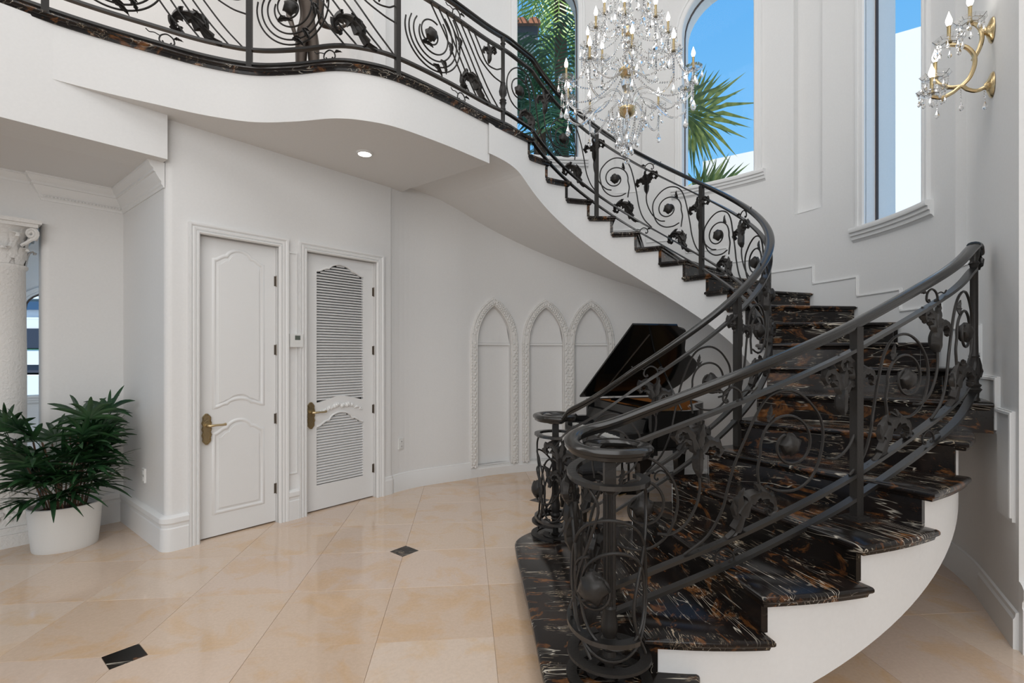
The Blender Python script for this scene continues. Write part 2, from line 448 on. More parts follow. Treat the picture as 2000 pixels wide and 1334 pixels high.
# outer skin so that the wall has thickness
for a, b in zip(ss, ss[1:]):
    m_ = (a + b) / 2
    cur = sorted([o for o in OPEN if o['a0'] < m_ < o['a1'] and not o['back']], key=lambda o: o['zb'])
    za = zb_ = 0.0 if m_ < radians(152.0) else 3.30
    for o in cur + [None]:
        ta, tb_ = (o['zb'], o['zb']) if o else (H_TOP, H_TOP)
        wb.add([cyl(a, za, -0.30), cyl(b, zb_, -0.30), cyl(b, tb_, -0.30), cyl(a, ta, -0.30)], [(3, 2, 1, 0)])
        if o: za, zb_ = o['f'](a), o['f'](b)
wall_back = struct(wb.build('wall_back', 'wall', smooth=True, angle=25), 'tall curved white stair hall wall')
# straight run of the wall past the curve, ending at the pilaster by the stair foot
pA = CO + Vector((cos(TH0), sin(TH0))) * RW; dirR = Vector((sin(TH0), -cos(TH0)))
pB = Vector((2.558, 2.545))
mb = MB(); mb.prism([(pA.x, pA.y), (pB.x, pB.y), (pB.x + 0.10, pB.y - 0.05), (4.4, 1.6), (4.6, 2.2), (pA.x + 0.25, pA.y - 0.12)], 0, H_TOP)
struct(mb.build('wall_right', 'wall'), 'white wall past the foot of the stairs')
mb = MB(); mb.prism([(4.4, 1.75), (4.4, -5.2), (4.6, -5.2), (4.6, 1.9)], 0, H_TOP); struct(mb.build('wall_side', 'wall'))
mb = MB(); mb.prism([(-9.2, -5.2), (-9.2, -5.4), (4.6, -5.4), (4.6, -5.2)], 0, H_TOP); struct(mb.build('wall_entrance', 'wall'))
mb = MB(); mb.prism([(-9.2, -5.4), (-9.0, -5.4), (-9.0, -3.7), (-9.2, -3.6)], 0, H_TOP); struct(mb.build('wall_far_left', 'wall'))
mb = MB(); mb.prism([(-13, -5.4), (4.8, -5.4), (4.8, 2.2), (3.35, 3.2), (3.42, 4.6), (2.9, 5.9), (1.8, 6.7), (0.5, 6.85), (-0.6, 6.6), (-2.5, 7.6), (-3.5, 7.3), (-13, 0)], H_TOP, H_TOP + 0.15); struct(mb.build('ceiling', 'ceil'), 'high white ceiling')

# ---- mouldings helper
def moulding(mb, surf, outline, prof, closed=False):
    """sweep prof [(offset to the left of travel, proud)] along outline [(s,z)] lying on surf"""
    n = len(outline); R = []
    for i in range(n):
        if closed: p0, p1, p2 = outline[i - 1], outline[i], outline[(i + 1) % n]
        else: p0, p1, p2 = outline[max(i - 1, 0)], outline[i], outline[min(i + 1, n - 1)]
        a = Vector((p1[0] - p0[0], p1[1] - p0[1])); b = Vector((p2[0] - p1[0], p2[1] - p1[1]))
        if a.length < 1e-7: a = b
        if b.length < 1e-7: b = a
        a = a.normalized(); b = b.normalized()
        na = Vector((-a.y, a.x)); nb = Vector((-b.y, b.x)); nn = (na + nb)
        nn = nn.normalized() if nn.length > 1e-3 else na
        k = 1 / max(nn.dot(na), 0.45)
        R.append([surf(p1[0] + nn.x * o * k, p1[1] + nn.y * o * k, p) for o, p in prof])
    return mb.rings(R, loop=closed)
CASE = [(0, -0.01), (0, 0.012), (0.012, 0.022), (0.03, 0.022), (0.034, 0.016), (0.058, 0.016), (0.062, 0.026), (0.085, 0.026), (0.09, 0.012), (0.09, -0.01)]
SILL = [(-0.02, -0.01), (-0.02, 0.055), (0.0, 0.06), (0.02, 0.055), (0.024, 0.04), (0.05, 0.04), (0.056, 0.026), (0.085, 0.024), (0.09, 0.012), (0.11, 0.0), (0.11, -0.01)]
win_lab = ['arched window with palm fronds and a tiled eave behind it', 'arched window of blue sky and a fan palm beyond the chandelier', 'narrow looking arched window beside the crystal wall sconce']
for n, o in enumerate((wA, wB, wC)):
    c = cyl((o['a0'] + o['a1']) / 2, o['zb'], 0)
    we = sempty('window_%d' % (n + 1), c, win_lab[n])
    ol = [(a * RW, z) for a, z in o['outline']]
    mb = MB(); moulding(mb, cylm, ol, CASE); mb.build('casing', 'trim', we, smooth=True, angle=30)
    s0, s1 = o['a0'] * RW, o['a1'] * RW
    k = 14; so = [(s0 - 0.13 + (s1 - s0 + 0.26) * i / k, o['zb']) for i in range(k + 1)]
    mb = MB(); moulding(mb, cylm, list(reversed(so)), SILL); mb.build('window_sill', 'trim', we, smooth=True, angle=30)
    # sash frame and pane near the outside of the reveal
    A0, A1 = o['a0'], o['a1']; arcs = [A0 + (A1 - A0) * (0.5 - 0.5 * cos(pi * i / 16)) for i in range(17)]
    mb = MB(); sf = lambda s_, z, p: cylm(s_, z, p - 0.11)
    moulding(mb, sf, ol + [], [(0, -0.012), (0, 0.012), (-0.010, 0.012), (-0.010, -0.012)], closed=True); mb.build('sash', 'frame', we)
    mb = MB()
    for a, b in zip(arcs, arcs[1:]):
        mb.add([cyl(a, o['zb'], -0.12), cyl(b, o['zb'], -0.12), cyl(b, o['f'](b), -0.12), cyl(a, o['f'](a), -0.12)], [(0, 1, 2, 3)])
    mb.build('pane', 'pane', we)
# pointed niches: carved frames, ledge inside
NPROF = [(-0.006, -0.01), (-0.006, 0.03), (0.004, 0.042), (0.012, 0.028), (0.020, 0.036), (0.056, 0.036), (0.062, 0.024), (0.070, 0.032), (0.082, 0.028), (0.088, 0.0), (0.088, -0.01)]
labs = ['carved pointed arch niche frame nearest the doors', 'carved pointed arch niche frame in the middle of three', 'carved pointed arch niche frame partly behind the piano lid']
for n, o in enumerate(NICHE):
    c = cyl((o['a0'] + o['a1']) / 2, 0.13, 0)
    e_ = sempty('trim_%d' % (n + 1), c, labs[n])
    ol = [(a * RW, z) for a, z in o['outline']]
    s0, s1 = o['a0'] * RW, o['a1'] * RW
    fine = [(s0, o['zb'] + (o['zs'] - o['zb']) * i / 40) for i in range(40)] + \
           [(s0 + (s1 - s0) * t, o['f']((s0 + (s1 - s0) * t) / RW)) for t in [i / 48 for i in range(49)]] + \
           [(s1, o['zs'] + (o['zb'] - o['zs']) * i / 40) for i in range(1, 41)]
    mb = MB(); moulding(mb, cylm, fine, NPROF); mb.build('carved_frame', 'plaster', e_)
    # beading on the outer edge and a running leaf relief
    mb = MB()
    for q_, (s_, z) in enumerate(fine[::1]):
        pz = fine[min(q_ + 1, len(fine) - 1)]; p0 = fine[max(q_ - 1, 0)]
        d = Vector((pz[0] - p0[0], pz[1] - p0[1])).normalized(); nx, nz = -d.y, d.x
        sgn = 1 if q_ % 2 else -1
        mb.ball(cylm(s_ + nx * (0.038 + 0.010 * sgn), z + nz * (0.038 + 0.010 * sgn), 0.036), 0.0165, 5, 3)
        mb.ball(cylm(s_ + nx * 0.076, z + nz * 0.076, 0.028), 0.013, 5, 3)
    mb.build('leaf_relief', 'plaster', e_)['kind'] = 'stuff'
    mb = MB(); k = 8
    mb.rings([[cylm(s0 + (s1 - s0) * i / k, z, p) for z, p in ((1.60, -0.075), (1.60, -0.045), (1.625, -0.045), (1.635, -0.075))] for i in range(k + 1)])
    mb.build('ledge', 'wall', e_)
    mb = MB()   # plain panel above the ledge
    arcs = [o['a0'] + (o['a1'] - o['a0']) * i / 12 for i in range(13)]
    for a, b in zip(arcs, arcs[1:]):
        mb.add([cyl(a, 1.63, -0.055), cyl(b, 1.63, -0.055), cyl(b, max(1.63, o['f'](b)), -0.055), cyl(a, max(1.63, o['f'](a)), -0.055)], [(0, 1, 2, 3)])
    mb.build('upper_panel', 'wall', e_)

# ---- baseboards
BASE_T = [(0, 0), (0.028, 0), (0.028, 0.17), (0.022, 0.178), (0.024, 0.20), (0.034, 0.215), (0.034, 0.25), (0.022, 0.262), (0.008, 0.268), (0, 0.268)]
BASE_S = [(0, 0), (0.022, 0), (0.022, 0.15), (0.014, 0.165), (0.012, 0.185), (0.0, 0.19)]
def base_cyl(mb, a0, a1, prof, n=40):
    R = []
    for i in range(n + 1):
        a = a0 + (a1 - a0) * i / n
        R.append([cyl(a, z, p) for p, z in prof])
    return mb.rings(R)
mb = MB(); base_cyl(mb, NICHE[0]['a1'] + 0.035, radians(150.8), BASE_S, 14)
base_cyl(mb, NICHE[-1]['a0'] - 0.6, NICHE[0]['a1'] + 0.035, [(p, z * 0.62) for p, z in BASE_S], 40)
base_cyl(mb, TH0, NICHE[-1]['a0'] - 0.6, BASE_S, 40)
struct(mb.build('baseboard_back', 'trim', smooth=True, angle=30))
mb = MB(); pts = [(pA.x, pA.y, 0), (pB.x, pB.y, 0)]
mb.sweep([pts[0], pts[1]], [(p, z) for p, z in BASE_S]); struct(mb.build('baseboard_right', 'trim'))
mb = MB(); mb.sweep([(pB.x, pB.y, 0), (pB.x + 0.1, pB.y - 0.05, 0), (4.4, 1.6, 0)], [(p * 1.6, z * 1.3) for p, z in BASE_T]); struct(mb.build('baseboard_pilaster', 'trim'))

# ---- door wall (wall_left) with two door openings
ZS = 3.27                                       # balcony soffit
D1 = (0.23, 0.855, 2.44); D2 = (1.116, 1.876, 2.44); T_END = 2.10
wl = MB()
def wbox(mb, t0, t1, z0, z1, n0, n1):
    P = [wp(t0, n0), wp(t1, n0), wp(t1, n1), wp(t0, n1)]
    mb.prism([(p.x, p.y) for p in reversed(P)], z0, z1)
def wquad_poly(mb, poly, n0, n1):
    """poly [(t,z)] counter-clockwise seen from the hall, extruded from n0 (back) to n1 (front)"""
    m_ = len(poly); v = []
    for n in (n0, n1):
        for t, z in poly: p = wp(t, n); v.append((p.x, p.y, z))
    f = [tuple(range(m_ - 1, -1, -1)), tuple(range(m_, 2 * m_))] + [(i, (i + 1) % m_, m_ + (i + 1) % m_, m_ + i) for i in range(m_)]
    mb.add(v, f)
rc = 0.05   # rounded outer corner
corner = [wp(rc, 0.02)] + [wp(rc - rc * sin(radians(q_)), 0.02 - rc + rc * cos(radians(q_))) for q_ in range(10, 91, 10)]
poly = [wp(D1[0], -0.12), wp(D1[0], 0.02)] + corner[0:1] + corner[1:] + [wp(0, -0.12)]
wl.prism([(p.x, p.y) for p in poly], 0, ZS)
wbox(wl, D1[1], D2[0], 0, ZS, -0.12, 0.02)
cr = [wp(T_END - rc, 0.02)] + [wp(T_END - rc + rc * sin(radians(q_)), 0.02 - rc + rc * cos(radians(q_))) for q_ in range(10, 91, 10)]
poly = [wp(D2[1], 0.02)] + cr + [wp(T_END, -0.3), wp(D2[1], -0.3)]
wl.prism([(p.x, p.y) for p in reversed(poly)], 0, ZS)
wbox(wl, D1[0], D1[1], D1[2], ZS, -0.12, 0.02); wbox(wl, D2[0], D2[1], D2[2], ZS, -0.12, 0.02)
wbox(wl, D1[0], D2[1], 0, D1[2], -0.16, -0.12)
wall_left = struct(wl.build('wall_left', 'wall'), 'white wall holding the two doors under the balcony')
# small recessed panels between the doors and at the corner
dsurf = lambda t, z, p: (lambda q_: (q_.x, q_.y, z))(wp(t, 0.02 + p))
def rect(a0, a1, z0, z1): return [(a0, z0), (a0, z1), (a1, z1), (a1, z0)]
THIN = [(0, 0), (0, 0.008), (0.006, 0.010), (0.012, 0.006), (0.016, 0)]
mb = MB(); moulding(mb, dsurf, rect(0.955, 1.015, 0.42, 2.40), THIN, True)
struct(mb.build('trim_4', 'trim', smooth=True), 'thin panel moulding on the wall strip between the doors')
DCASE = [(0, -0.02), (0, 0.015), (0.01, 0.026), (0.02, 0.028), (0.026, 0.016), (0.034, 0.024), (0.05, 0.028), (0.058, 0.018), (0.072, 0.03), (0.088, 0.032), (0.09, 0.0), (0.09, -0.02)]
for n, (D, lab) in enumerate(((D1, 'white door casing around the solid panelled door'), (D2, 'white door casing around the louvred door'))):
    wd = 0.062 if n == 0 else 0.062
    sc = wd / 0.09
    mb = MB(); moulding(mb, dsurf, [(D[0], 0), (D[0], D[2]), (D[1], D[2]), (D[1], 0)], [(o * (0.082 / 0.09), p) for o, p in DCASE])
    struct(mb.build('trim_%d' % (5 + n), 'trim', smooth=True, angle=25), lab)
# baseboards at the door wall
mb = MB(); P = []
P = [wp(0.148, 0.02), wp(rc, 0.02)] + corner[1:] + [wp(0, -1.13 - 0.0)]
mb.sweep([(p.x, p.y, 0) for p in P], [(-p, z) for p, z in BASE_T]); struct(mb.build('baseboard_left', 'trim', smooth=True, angle=25))
mb = MB(); P = [wp(1.034, 0.02), wp(0.937, 0.02)]; mb.sweep([(p.x, p.y, 0) for p in P], [(-p, z) for p, z in BASE_T]); struct(mb.build('baseboard_middle', 'trim'))
mb = MB(); P = [wp(T_END, -0.2)] + list(reversed(cr)) + [wp(1.958, 0.02)]
mb.sweep([(p.x, p.y, 0) for p in P], [(-p, z) for p, z in BASE_S]); struct(mb.build('baseboard_corner', 'trim', smooth=True, angle=25))

# ---- doors
def wave(x):
    """scalloped arch on -1..1"""
    x = abs(x)
    def sm(a, b, v): t = max(0, min(1, (v - a) / (b - a))); return t * t * (3 - 2 * t)
    return 0.58 * sqrt(max(0.0, 1 - (x / 0.5) ** 2)) ** 1.3 + 0.42 * (1 - sm(0.55, 0.98, x)) if x < 0.5 else 0.42 * (1 - sm(0.55, 0.98, x))
def panel_outline(a0, a1, z0, z1, hb, ht, n=24):
    top = [(a0 + (a1 - a0) * i / n, z1 + ht * wave(2 * i / n - 1)) for i in range(n + 1)]
    bot = [(a1 + (a0 - a1) * i / n, z0 + hb * wave(1 - 2 * i / n)) for i in range(n + 1)]
    return top + bot                                # clockwise
def handle(parent, t, z):
    hb = empty_part('handle_set', parent)
    mb = MB(); n = 28; prof = []
    def hw(v_): return 0.031 + 0.004 * cos(5 * pi * v_) - 0.020 * max(0.0, (abs(v_) - 0.62) / 0.38) ** 1.5
    m_ = 20; side = [(-1 + 2 * i / m_) for i in range(m_ + 1)]
    prof = [(t + hw(v_), z - 0.03 + 0.125 * v_) for v_ in side] + [(t - hw(v_), z - 0.03 + 0.125 * v_) for v_ in reversed(side)]; n = len(prof)
    wquad_poly(mb, prof, -0.025, -0.008)
    pl = mb.build('backplate', 'oldbrass', parent)
    mb = MB()
    for i in range(n):
        p = wp(prof[i][0] * 0.92 + t * 0.08, -0.008); mb.ball((p.x, p.y, prof[i][1] * 0.92 + (z - 0.03) * 0.08), 0.007, 5, 3)
    mb.build('plate_relief', 'oldbrass', pl, smooth=True)
    mb = MB(); pts = [wp(t, -0.01), wp(t, 0.03), wp(t + 0.012, 0.042), wp(t + 0.05, 0.044), wp(t + 0.10, 0.044), wp(t + 0.125, 0.04)]
    mb.tube([(p.x, p.y, z + dz) for p, dz in zip(pts, (0, 0, 0, 0.002, 0.0, 0.003))], [0.014, 0.012, 0.011, 0.009, 0.009, 0.012], 8)
    mb.build('lever', 'oldbrass', parent, smooth=True)
    hb and bpy.data.objects.remove(hb)
def empty_part(n, p): return None
RIDGE = [(0.016, 0.0), (0.010, 0.004), (0.004, 0.0075), (-0.004, 0.0075), (-0.010, 0.004), (-0.016, 0.0)]
lsurf = lambda t, z, p: (lambda q_: (q_.x, q_.y, z))(wp(t, -0.025 + p))
p0 = wp((D1[0] + D1[1]) / 2); d1 = sempty('door_1', (p0.x, p0.y, 0), 'tall white panelled door with brass lever next to the corner')
p0 = wp((D2[0] + D2[1]) / 2); d2 = sempty('door_2', (p0.x, p0.y, 0), 'tall white louvred door with brass lever next to the curved wall')
mb = MB(); wbox(mb, D1[0] + 0.003, D1[1] - 0.003, 0.012, D1[2] - 0.003, -0.065, -0.025); mb.build('leaf', 'trim', d1)
for nm, args in (('upper_panel', (D1[0] + 0.12, D1[1] - 0.115, 1.06, 2.26, 0.06, 0.10)), ('lower_panel', (D1[0] + 0.12, D1[1] - 0.115, 0.20, 0.84, 0.0, 0.10))):
    ol = panel_outline(*args)
    mb = MB(); moulding(mb, lsurf, ol, [(-o, p) for o, p in reversed(RIDGE)], True); pn = mb.build(nm, 'trim', d1, smooth=True, angle=50)
    a0, a1, z0, z1, hb, ht = args; ins = 0.035
    mb = MB(); wquad_poly(mb, list(reversed(panel_outline(a0 + ins, a1 - ins, z0 + ins, z1 - ins, hb, ht))), -0.027, -0.017); mb.build('raised_field', 'trim', pn)
handle(d1, D1[0] + 0.062, 0.92)
# louvred door: stiles and shaped rails leave two openings, each slat is its own piece
L0, L1 = D2[0] + 0.003, D2[1] - 0.003; A0_, A1_ = D2[0] + 0.125, D2[1] - 0.125
def ztop1(x): return 2.28 + 0.09 * wave(x)
def ztop2(x): return 0.80 + 0.12 * wave(x)
def zmid(x): return 1.03 + 0.05 * wave(x)
mb = MB(); wbox(mb, L0, A0_, 0.012, 2.437, -0.065, -0.025); mb.build('stile', 'trim', d2)
mb = MB(); wbox(mb, A1_, L1, 0.012, 2.437, -0.065, -0.025); mb.build('stile', 'trim', d2)
N = 24; xs = [(A0_ + (A1_ - A0_) * i / N, 2 * i / N - 1) for i in range(N + 1)]
mb = MB(); wbox(mb, A0_, A1_, 0.012, 0.245, -0.065, -0.025); mb.build('bottom_rail', 'trim', d2)
def strip(mb, lo, hi, n0, n1):
    for (a, x), (b, y) in zip(xs, xs[1:]): wquad_poly(mb, [(a, lo(x)), (b, lo(y)), (b, hi(y)), (a, hi(x))], n0, n1)
mb = MB(); strip(mb, ztop1, lambda x: 2.437, -0.065, -0.025); mb.build('top_rail', 'trim', d2)
mb = MB(); strip(mb, ztop2, zmid, -0.065, -0.025); mr = mb.build('middle_rail', 'trim', d2)
mb = MB(); random.seed(3)
for i in range(26):
    x = -0.92 + 1.84 * i / 25; tt = (A0_ + A1_) / 2 + x * (A1_ - A0_) / 2
    zc = 0.925 + 0.065 * wave(x * 0.8) + random.uniform(-0.012, 0.012); p = wp(tt, -0.022)
    mb.ball((p.x, p.y, zc), random.uniform(0.012, 0.024) * (1.15 - 0.6 * abs(x)), 7, 4, (1, 1, random.uniform(0.7, 1.2)))
mb.build('carved_flowers', 'trim', mr, smooth=True)
mb = MB(); moulding(mb, lsurf, [(a, ztop1(x)) for a, x in xs], [(0.012, 0), (0.008, 0.008), (0, 0.01), (-0.006, 0)]); moulding(mb, lsurf, [(a, ztop2(x)) for a, x in xs], [(0.012, 0), (0.008, 0.008), (0, 0.01), (-0.006, 0)]); mb.build('rail_bead', 'trim', d2, smooth=True)
mb = MB(); wbox(mb, A0_ - 0.01, A1_ + 0.01, 0.24, 2.40, -0.064, -0.060); mb.build('louvre_shade_sheet', 'dark', d2)  # dark sheet standing in for the shade between the slats
def slat(z, x0, x1):
    mb = MB(); v = []
    for t in (x0, x1):
        for n, dz in ((-0.056, 0.010), (-0.053, 0.014), (-0.028, -0.003), (-0.030, -0.009)):
            p = wp(t, n); v.append((p.x, p.y, z + dz))
    mb.add(v, [(0, 1, 5, 4), (1, 2, 6, 5), (2, 3, 7, 6), (3, 0, 4, 7), (0, 3, 2, 1), (4, 5, 6, 7)])
    return mb.build('slat', 'trim', d2)
pitch = 0.0265
for fz0, ftop, base in ((1.03, ztop1, 1.06), (0.245, ztop2, 0.262)):
    z = base
    while z < ftop(0) - 0.005:
        okx = [a for a, x in xs if ftop(x) > z + 0.004]
        if len(okx) > 1: slat(z, okx[0], okx[-1])
        z += pitch
handle(d2, D2[0] + 0.062, 0.945)
for d, D in ((d1, D1), (d2, D2)):
    for z in (0.30, 0.92, 1.53, 2.14):
        mb = MB(); p = wp(D[1] + 0.002, -0.016); mb.lathe([(0.001, -0.05), (0.006, -0.048), (0.0075, -0.044), (0.0075, 0.044), (0.006, 0.048), (0.001, 0.05)], 8, (p.x, p.y, z))
        wbox(mb, D[1] - 0.018, D[1] + 0.002, z - 0.044, z + 0.044, -0.026, -0.0235)
        mb.build('hinge', 'hinge', d)

# ---- opening on the left: header flush with the balcony edge, passage walls, ceiling, crown moulding
ZH = 2.94
mb = MB(); P = [wp(-0.01, 0.10), wp(-7.5, 0.10), wp(-7.5, -0.25), wp(-0.01, -0.25)]
mb.prism([(p.x, p.y) for p in reversed(P)] if False else [(P[0].x, P[0].y), (P[3].x, P[3].y), (P[2].x, P[2].y), (P[1].x, P[1].y)], ZH, Z2 - 0.05)
struct(mb.build('wall_header', 'wall'), 'white header wall over the opening on the left')
mb = MB(); P = [wp(0.06, -0.25), wp(0.06, -7.5), wp(-9, -7.5), wp(-9, -0.25)]
mb.prism([(p.x, p.y) for p in P], ZH, ZH + 0.1); struct(mb.build('ceiling_passage', 'ceil'))
LREC = 1.13
mb = MB(); P = [wp(0.0, -0.10), wp(0.1, -0.10), wp(0.1, -LREC - 0.1), wp(0, -LREC)]
mb.prism([(p.x, p.y) for p in reversed(P)], 0, ZH + 0.05); struct(mb.build('wall_recess', 'wall'), 'short white return wall beside the panelled door')
SB = 0.54
back = lambda s_, n=0.0: wp(-s_, -LREC + n)
re_ = [back(SB - rc, 0)] + [back(SB - rc + rc * sin(radians(q_)), -rc + rc * cos(radians(q_))) for q_ in range(10, 91, 10)]
poly = [back(-0.1, 0)] + re_ + [back(SB, -0.16), back(SB - 0.02, -0.2), back(-0.1, -0.2)]
mb = MB(); mb.prism([(p.x, p.y) for p in reversed(poly)] if False else [(p.x, p.y) for p in poly], 0, ZH + 0.05); struct(mb.build('wall_passage', 'wall'), 'white wall behind the potted palm')
mb = MB(); P = [back(SB - 0.05, 0.0), back(4.2, 0.0), back(4.2, -0.3), back(SB - 0.05, -0.3)]
mb.prism([(p.x, p.y) for p in P], 2.56, ZH + 0.05); struct(mb.build('wall_lintel', 'wall'), 'white lintel carried by the column')
mb = MB(); P = [back(-0.0, 0), back(SB - rc, 0)] + re_[1:] + [back(SB, -0.15)]
mb.sweep([(p.x, p.y, 0) for p in P], [(p, z) for p, z in BASE_T] if False else [(-p, z) for p, z in BASE_T]); struct(mb.build('baseboard_passage', 'trim', smooth=True, angle=25))
CROWN = [(a_ * 0.72, z_ * 0.8) for a_, z_ in [(0, -0.235), (0.012, -0.235), (0.018, -0.215), (0.03, -0.205), (0.03, -0.18), (0.045, -0.165), (0.075, -0.12), (0.085, -0.10), (0.10, -0.095), (0.10, -0.07), (0.125, -0.05), (0.14, -0.02), (0.15, -0.015), (0.15, 0.0), (0, 0)]]
mb = MB(); P = [wp(0, 0.0), wp(0, -LREC), back(0, 0), back(SB + 0.0, 0.0), back(SB + 0.0, -0.045), back(4.2, -0.045)]
P = [wp(0, 0.0), wp(0, -LREC + 0.0)] ; 
def miter_sweep(mb, P, prof):
    R = []
    for i, p in enumerate(P):
        a = (P[i] - P[i - 1]).normalized() if i else None; b = (P[i + 1] - P[i]).normalized() if i + 1 < len(P) else None
        a = a or b; b = b or a
        na, nb = Vector((a.y, -a.x)), Vector((b.y, -b.x)); nn = (na + nb).normalized(); k = 1 / max(0.35, nn.dot(na))
        R.append([(p.x + nn.x * k * q_[0], p.y + nn.y * k * q_[0], q_[1]) for q_ in prof])
    return mb.rings(R)
cp = [wp(0, 0.0), back(0, 0), back(SB, 0.0), back(SB, -0.07), back(4.2, -0.07)]
mb = MB(); miter_sweep(mb, cp, [(-a, ZH + z) for a, z in CROWN]); crown = struct(mb.build('trim_7', 'trim', smooth=True, angle=30), 'stepped crown moulding with a rope bead round the passage ceiling')
mb = MB()
for (a, b) in zip(cp[1:], cp[2:]):
    L = (b - a).length; n = int(L / 0.022)
    dd = (b - a).normalized(); nn = Vector((-dd.y, dd.x))
    if L < 0.2: continue
    for i in range(n):
        p = a + dd * (i + 0.5) * L / n + nn * 0.026
        mb.ball((p.x, p.y, ZH - 0.155), 0.0105, 5, 3)
mb.build('rope_bead', 'trim', crown)['kind'] = 'stuff'
# far wall of the room beyond with an arched window
FD = 3.9
fw0 = Vector((-6.70, 6.93))
fp = lambda s_, n=0.0: fw0 + WE * s_ + WN * n
fsurf = lambda s_, z, p: (lambda q_: (q_.x, q_.y, z))(fp(s_, p))
mb = MB(); wn = 24; wW, wz0, wz1 = 1.0, 0.90, 2.10
def fquad(mb, s0, s1, za0, za1, zb0, zb1):
    a, b = fp(s0), fp(s1); mb.add([(a.x, a.y, za0), (b.x, b.y, za1), (b.x, b.y, zb1), (a.x, a.y, zb0)], [(0, 1, 2, 3)])
fquad(mb, -4, 0, 0, 0, ZH, ZH); fquad(mb, wW, 5, 0, 0, ZH, ZH); fquad(mb, 0, wW, 0, 0, wz0, wz0)
fa = lambda s_: wz1 + 0.30 * sqrt(max(0, 1 - (2 * s_ / wW - 1) ** 2)) ** 0.8
ar = [wW * (0.5 - 0.5 * cos(pi * i / 16)) for i in range(17)]
for a, b in zip(ar, ar[1:]): fquad(mb, a, b, fa(a), fa(b), ZH, ZH)
struct(mb.build('wall_far', 'wall'), 'white far wall of the waterside room')
we = sempty('window_4', (fw0.x, fw0.y, wz0), 'slit view of an arched waterside window beside the column')
ol = [(0, wz0)] + [(a, fa(a)) for a in ar] + [(wW, wz0)]
mb = MB(); moulding(mb, fsurf, ol, CASE); mb.build('casing', 'trim', we, smooth=True, angle=30)
mb = MB(); moulding(mb, fsurf, ol, [(0, -0.04), (0, 0.02), (-0.02, 0.02), (-0.02, -0.04)], True); mb.build('sash', 'frame', we)
mb = MB(); moulding(mb, fsurf, [(wW + 0.1, wz0), (-0.1, wz0)], SILL); mb.build('window_sill', 'trim', we)
mb = MB()
for a, b in zip(ar, ar[1:]):
    P = [fp(a, -0.02), fp(b, -0.02)]; mb.add([(P[0].x, P[0].y, wz0), (P[1].x, P[1].y, wz0), (P[1].x, P[1].y, fa(b)), (P[0].x, P[0].y, fa(a))], [(0, 1, 2, 3)])
mb.build('pane', 'pane', we)
lamp('passage_fill', 'AREA', tuple(fp(1.3, 1.2)) + (1.7,), (radians(90), 0, atan2(WN.y, WN.x) + pi / 2), 8, (1, 0.98, 0.95), shape='RECTANGLE', size=1.0, size_y=1.4)  # unseen fill lamp added to brighten the room on the left

# ---- balcony slab with S-curved marble edge
EDGE = catmull([(0.19, 5.109, 0), (-0.01, 4.90, 0), (-0.21, 4.70, 0), (-0.55, 4.30, 0), (-0.88, 3.97, 0), (-1.10, 3.845, 0), (-1.33, 3.80, 0), (-1.65, 3.85, 0), (-1.98, 3.86, 0), (-2.28, 3.75, 0), (-2.54, 3.58, 0), (-2.78, 3.41, 0), (-2.99, 3.23, 0), (-3.22, 2.98, 0), (-4.2, 1.80, 0), (-5.6, 0.22, 0), (-7.4, -1.94, 0)], 8)
EDGE = [Vector((p.x, p.y)) for p in EDGE]
ie = min(range(len(EDGE)), key=lambda i: (EDGE[i] - Vector((-0.205, 4.70))).length)
polyS = EDGE[ie:]
hall = [wp(-7.5, -3.0), wp(2.6, -3.0), Vector((-1.10, 5.42))]
mb = MB(); PL = [(p.x, p.y) for p in polyS] + [(p.x, p.y) for p in hall]
mb.prism(list(reversed(PL)), ZS, Z2 - 0.04)
balc = empty('balcony', (-1.3, 4.2, ZS), 'white curved balcony with black marble edge above the doors', 'balcony')
mb.build('slab', 'wall', balc, smooth=True, angle=30)
mb = MB(); E3 = [(p.x, p.y, Z2) for p in EDGE]
NOSE = [(-0.028, -0.012), (-0.034, -0.022), (-0.028, -0.034), (-0.014, -0.040), (-0.012, -0.060), (0.10, -0.060), (0.30, -0.04), (0.30, 0.0), (-0.016, 0.0)]
mb.sweep(E3, NOSE); mb.build('marble_edge', 'marble', balc, smooth=True, angle=40)
mb = MB(); PL2 = [(p.x, p.y) for p in EDGE] + [(p.x, p.y) for p in [wp(-7.5, -3.0), wp(2.6, -3.0), outer(21.0)]]
mb.prism(list(reversed(PL2)), Z2 - 0.045, Z2 - 0.002); mb.build('upper_floor', 'tile', balc)
# upper hall
mb = MB(); P = [wp(-7.5, -2.6), wp(3.0, -2.6), wp(3.0, -2.8), wp(-7.5, -2.8)]
mb.prism([(p.x, p.y) for p in P], Z2 - 0.05, H_TOP); struct(mb.build('wall_upper', 'wall'), 'white wall of the upper hall behind the balcony railing')
pe = cyl(TH1, 0, 0); pe = Vector((pe[0], pe[1])); far = wp(1.85, -2.7)
mb = MB(); dd = (far - pe).normalized(); nn = Vector((-dd.y, dd.x)) * 0.15
mb.prism([(pe.x, pe.y), (far.x, far.y), (far.x - nn.x, far.y - nn.y), (pe.x - nn.x, pe.y - nn.y)], Z2 - 0.05, H_TOP); struct(mb.build('wall_upper_end', 'wall'))
lamp('upper_hall_fill', 'AREA', tuple(wp(-0.4, -1.3)) + (7.3,), (0, 0, 0), 50, (1, 0.98, 0.96), shape='RECTANGLE', size=4, size_y=1.2)  # fill lamp added out of view to brighten the upper hall

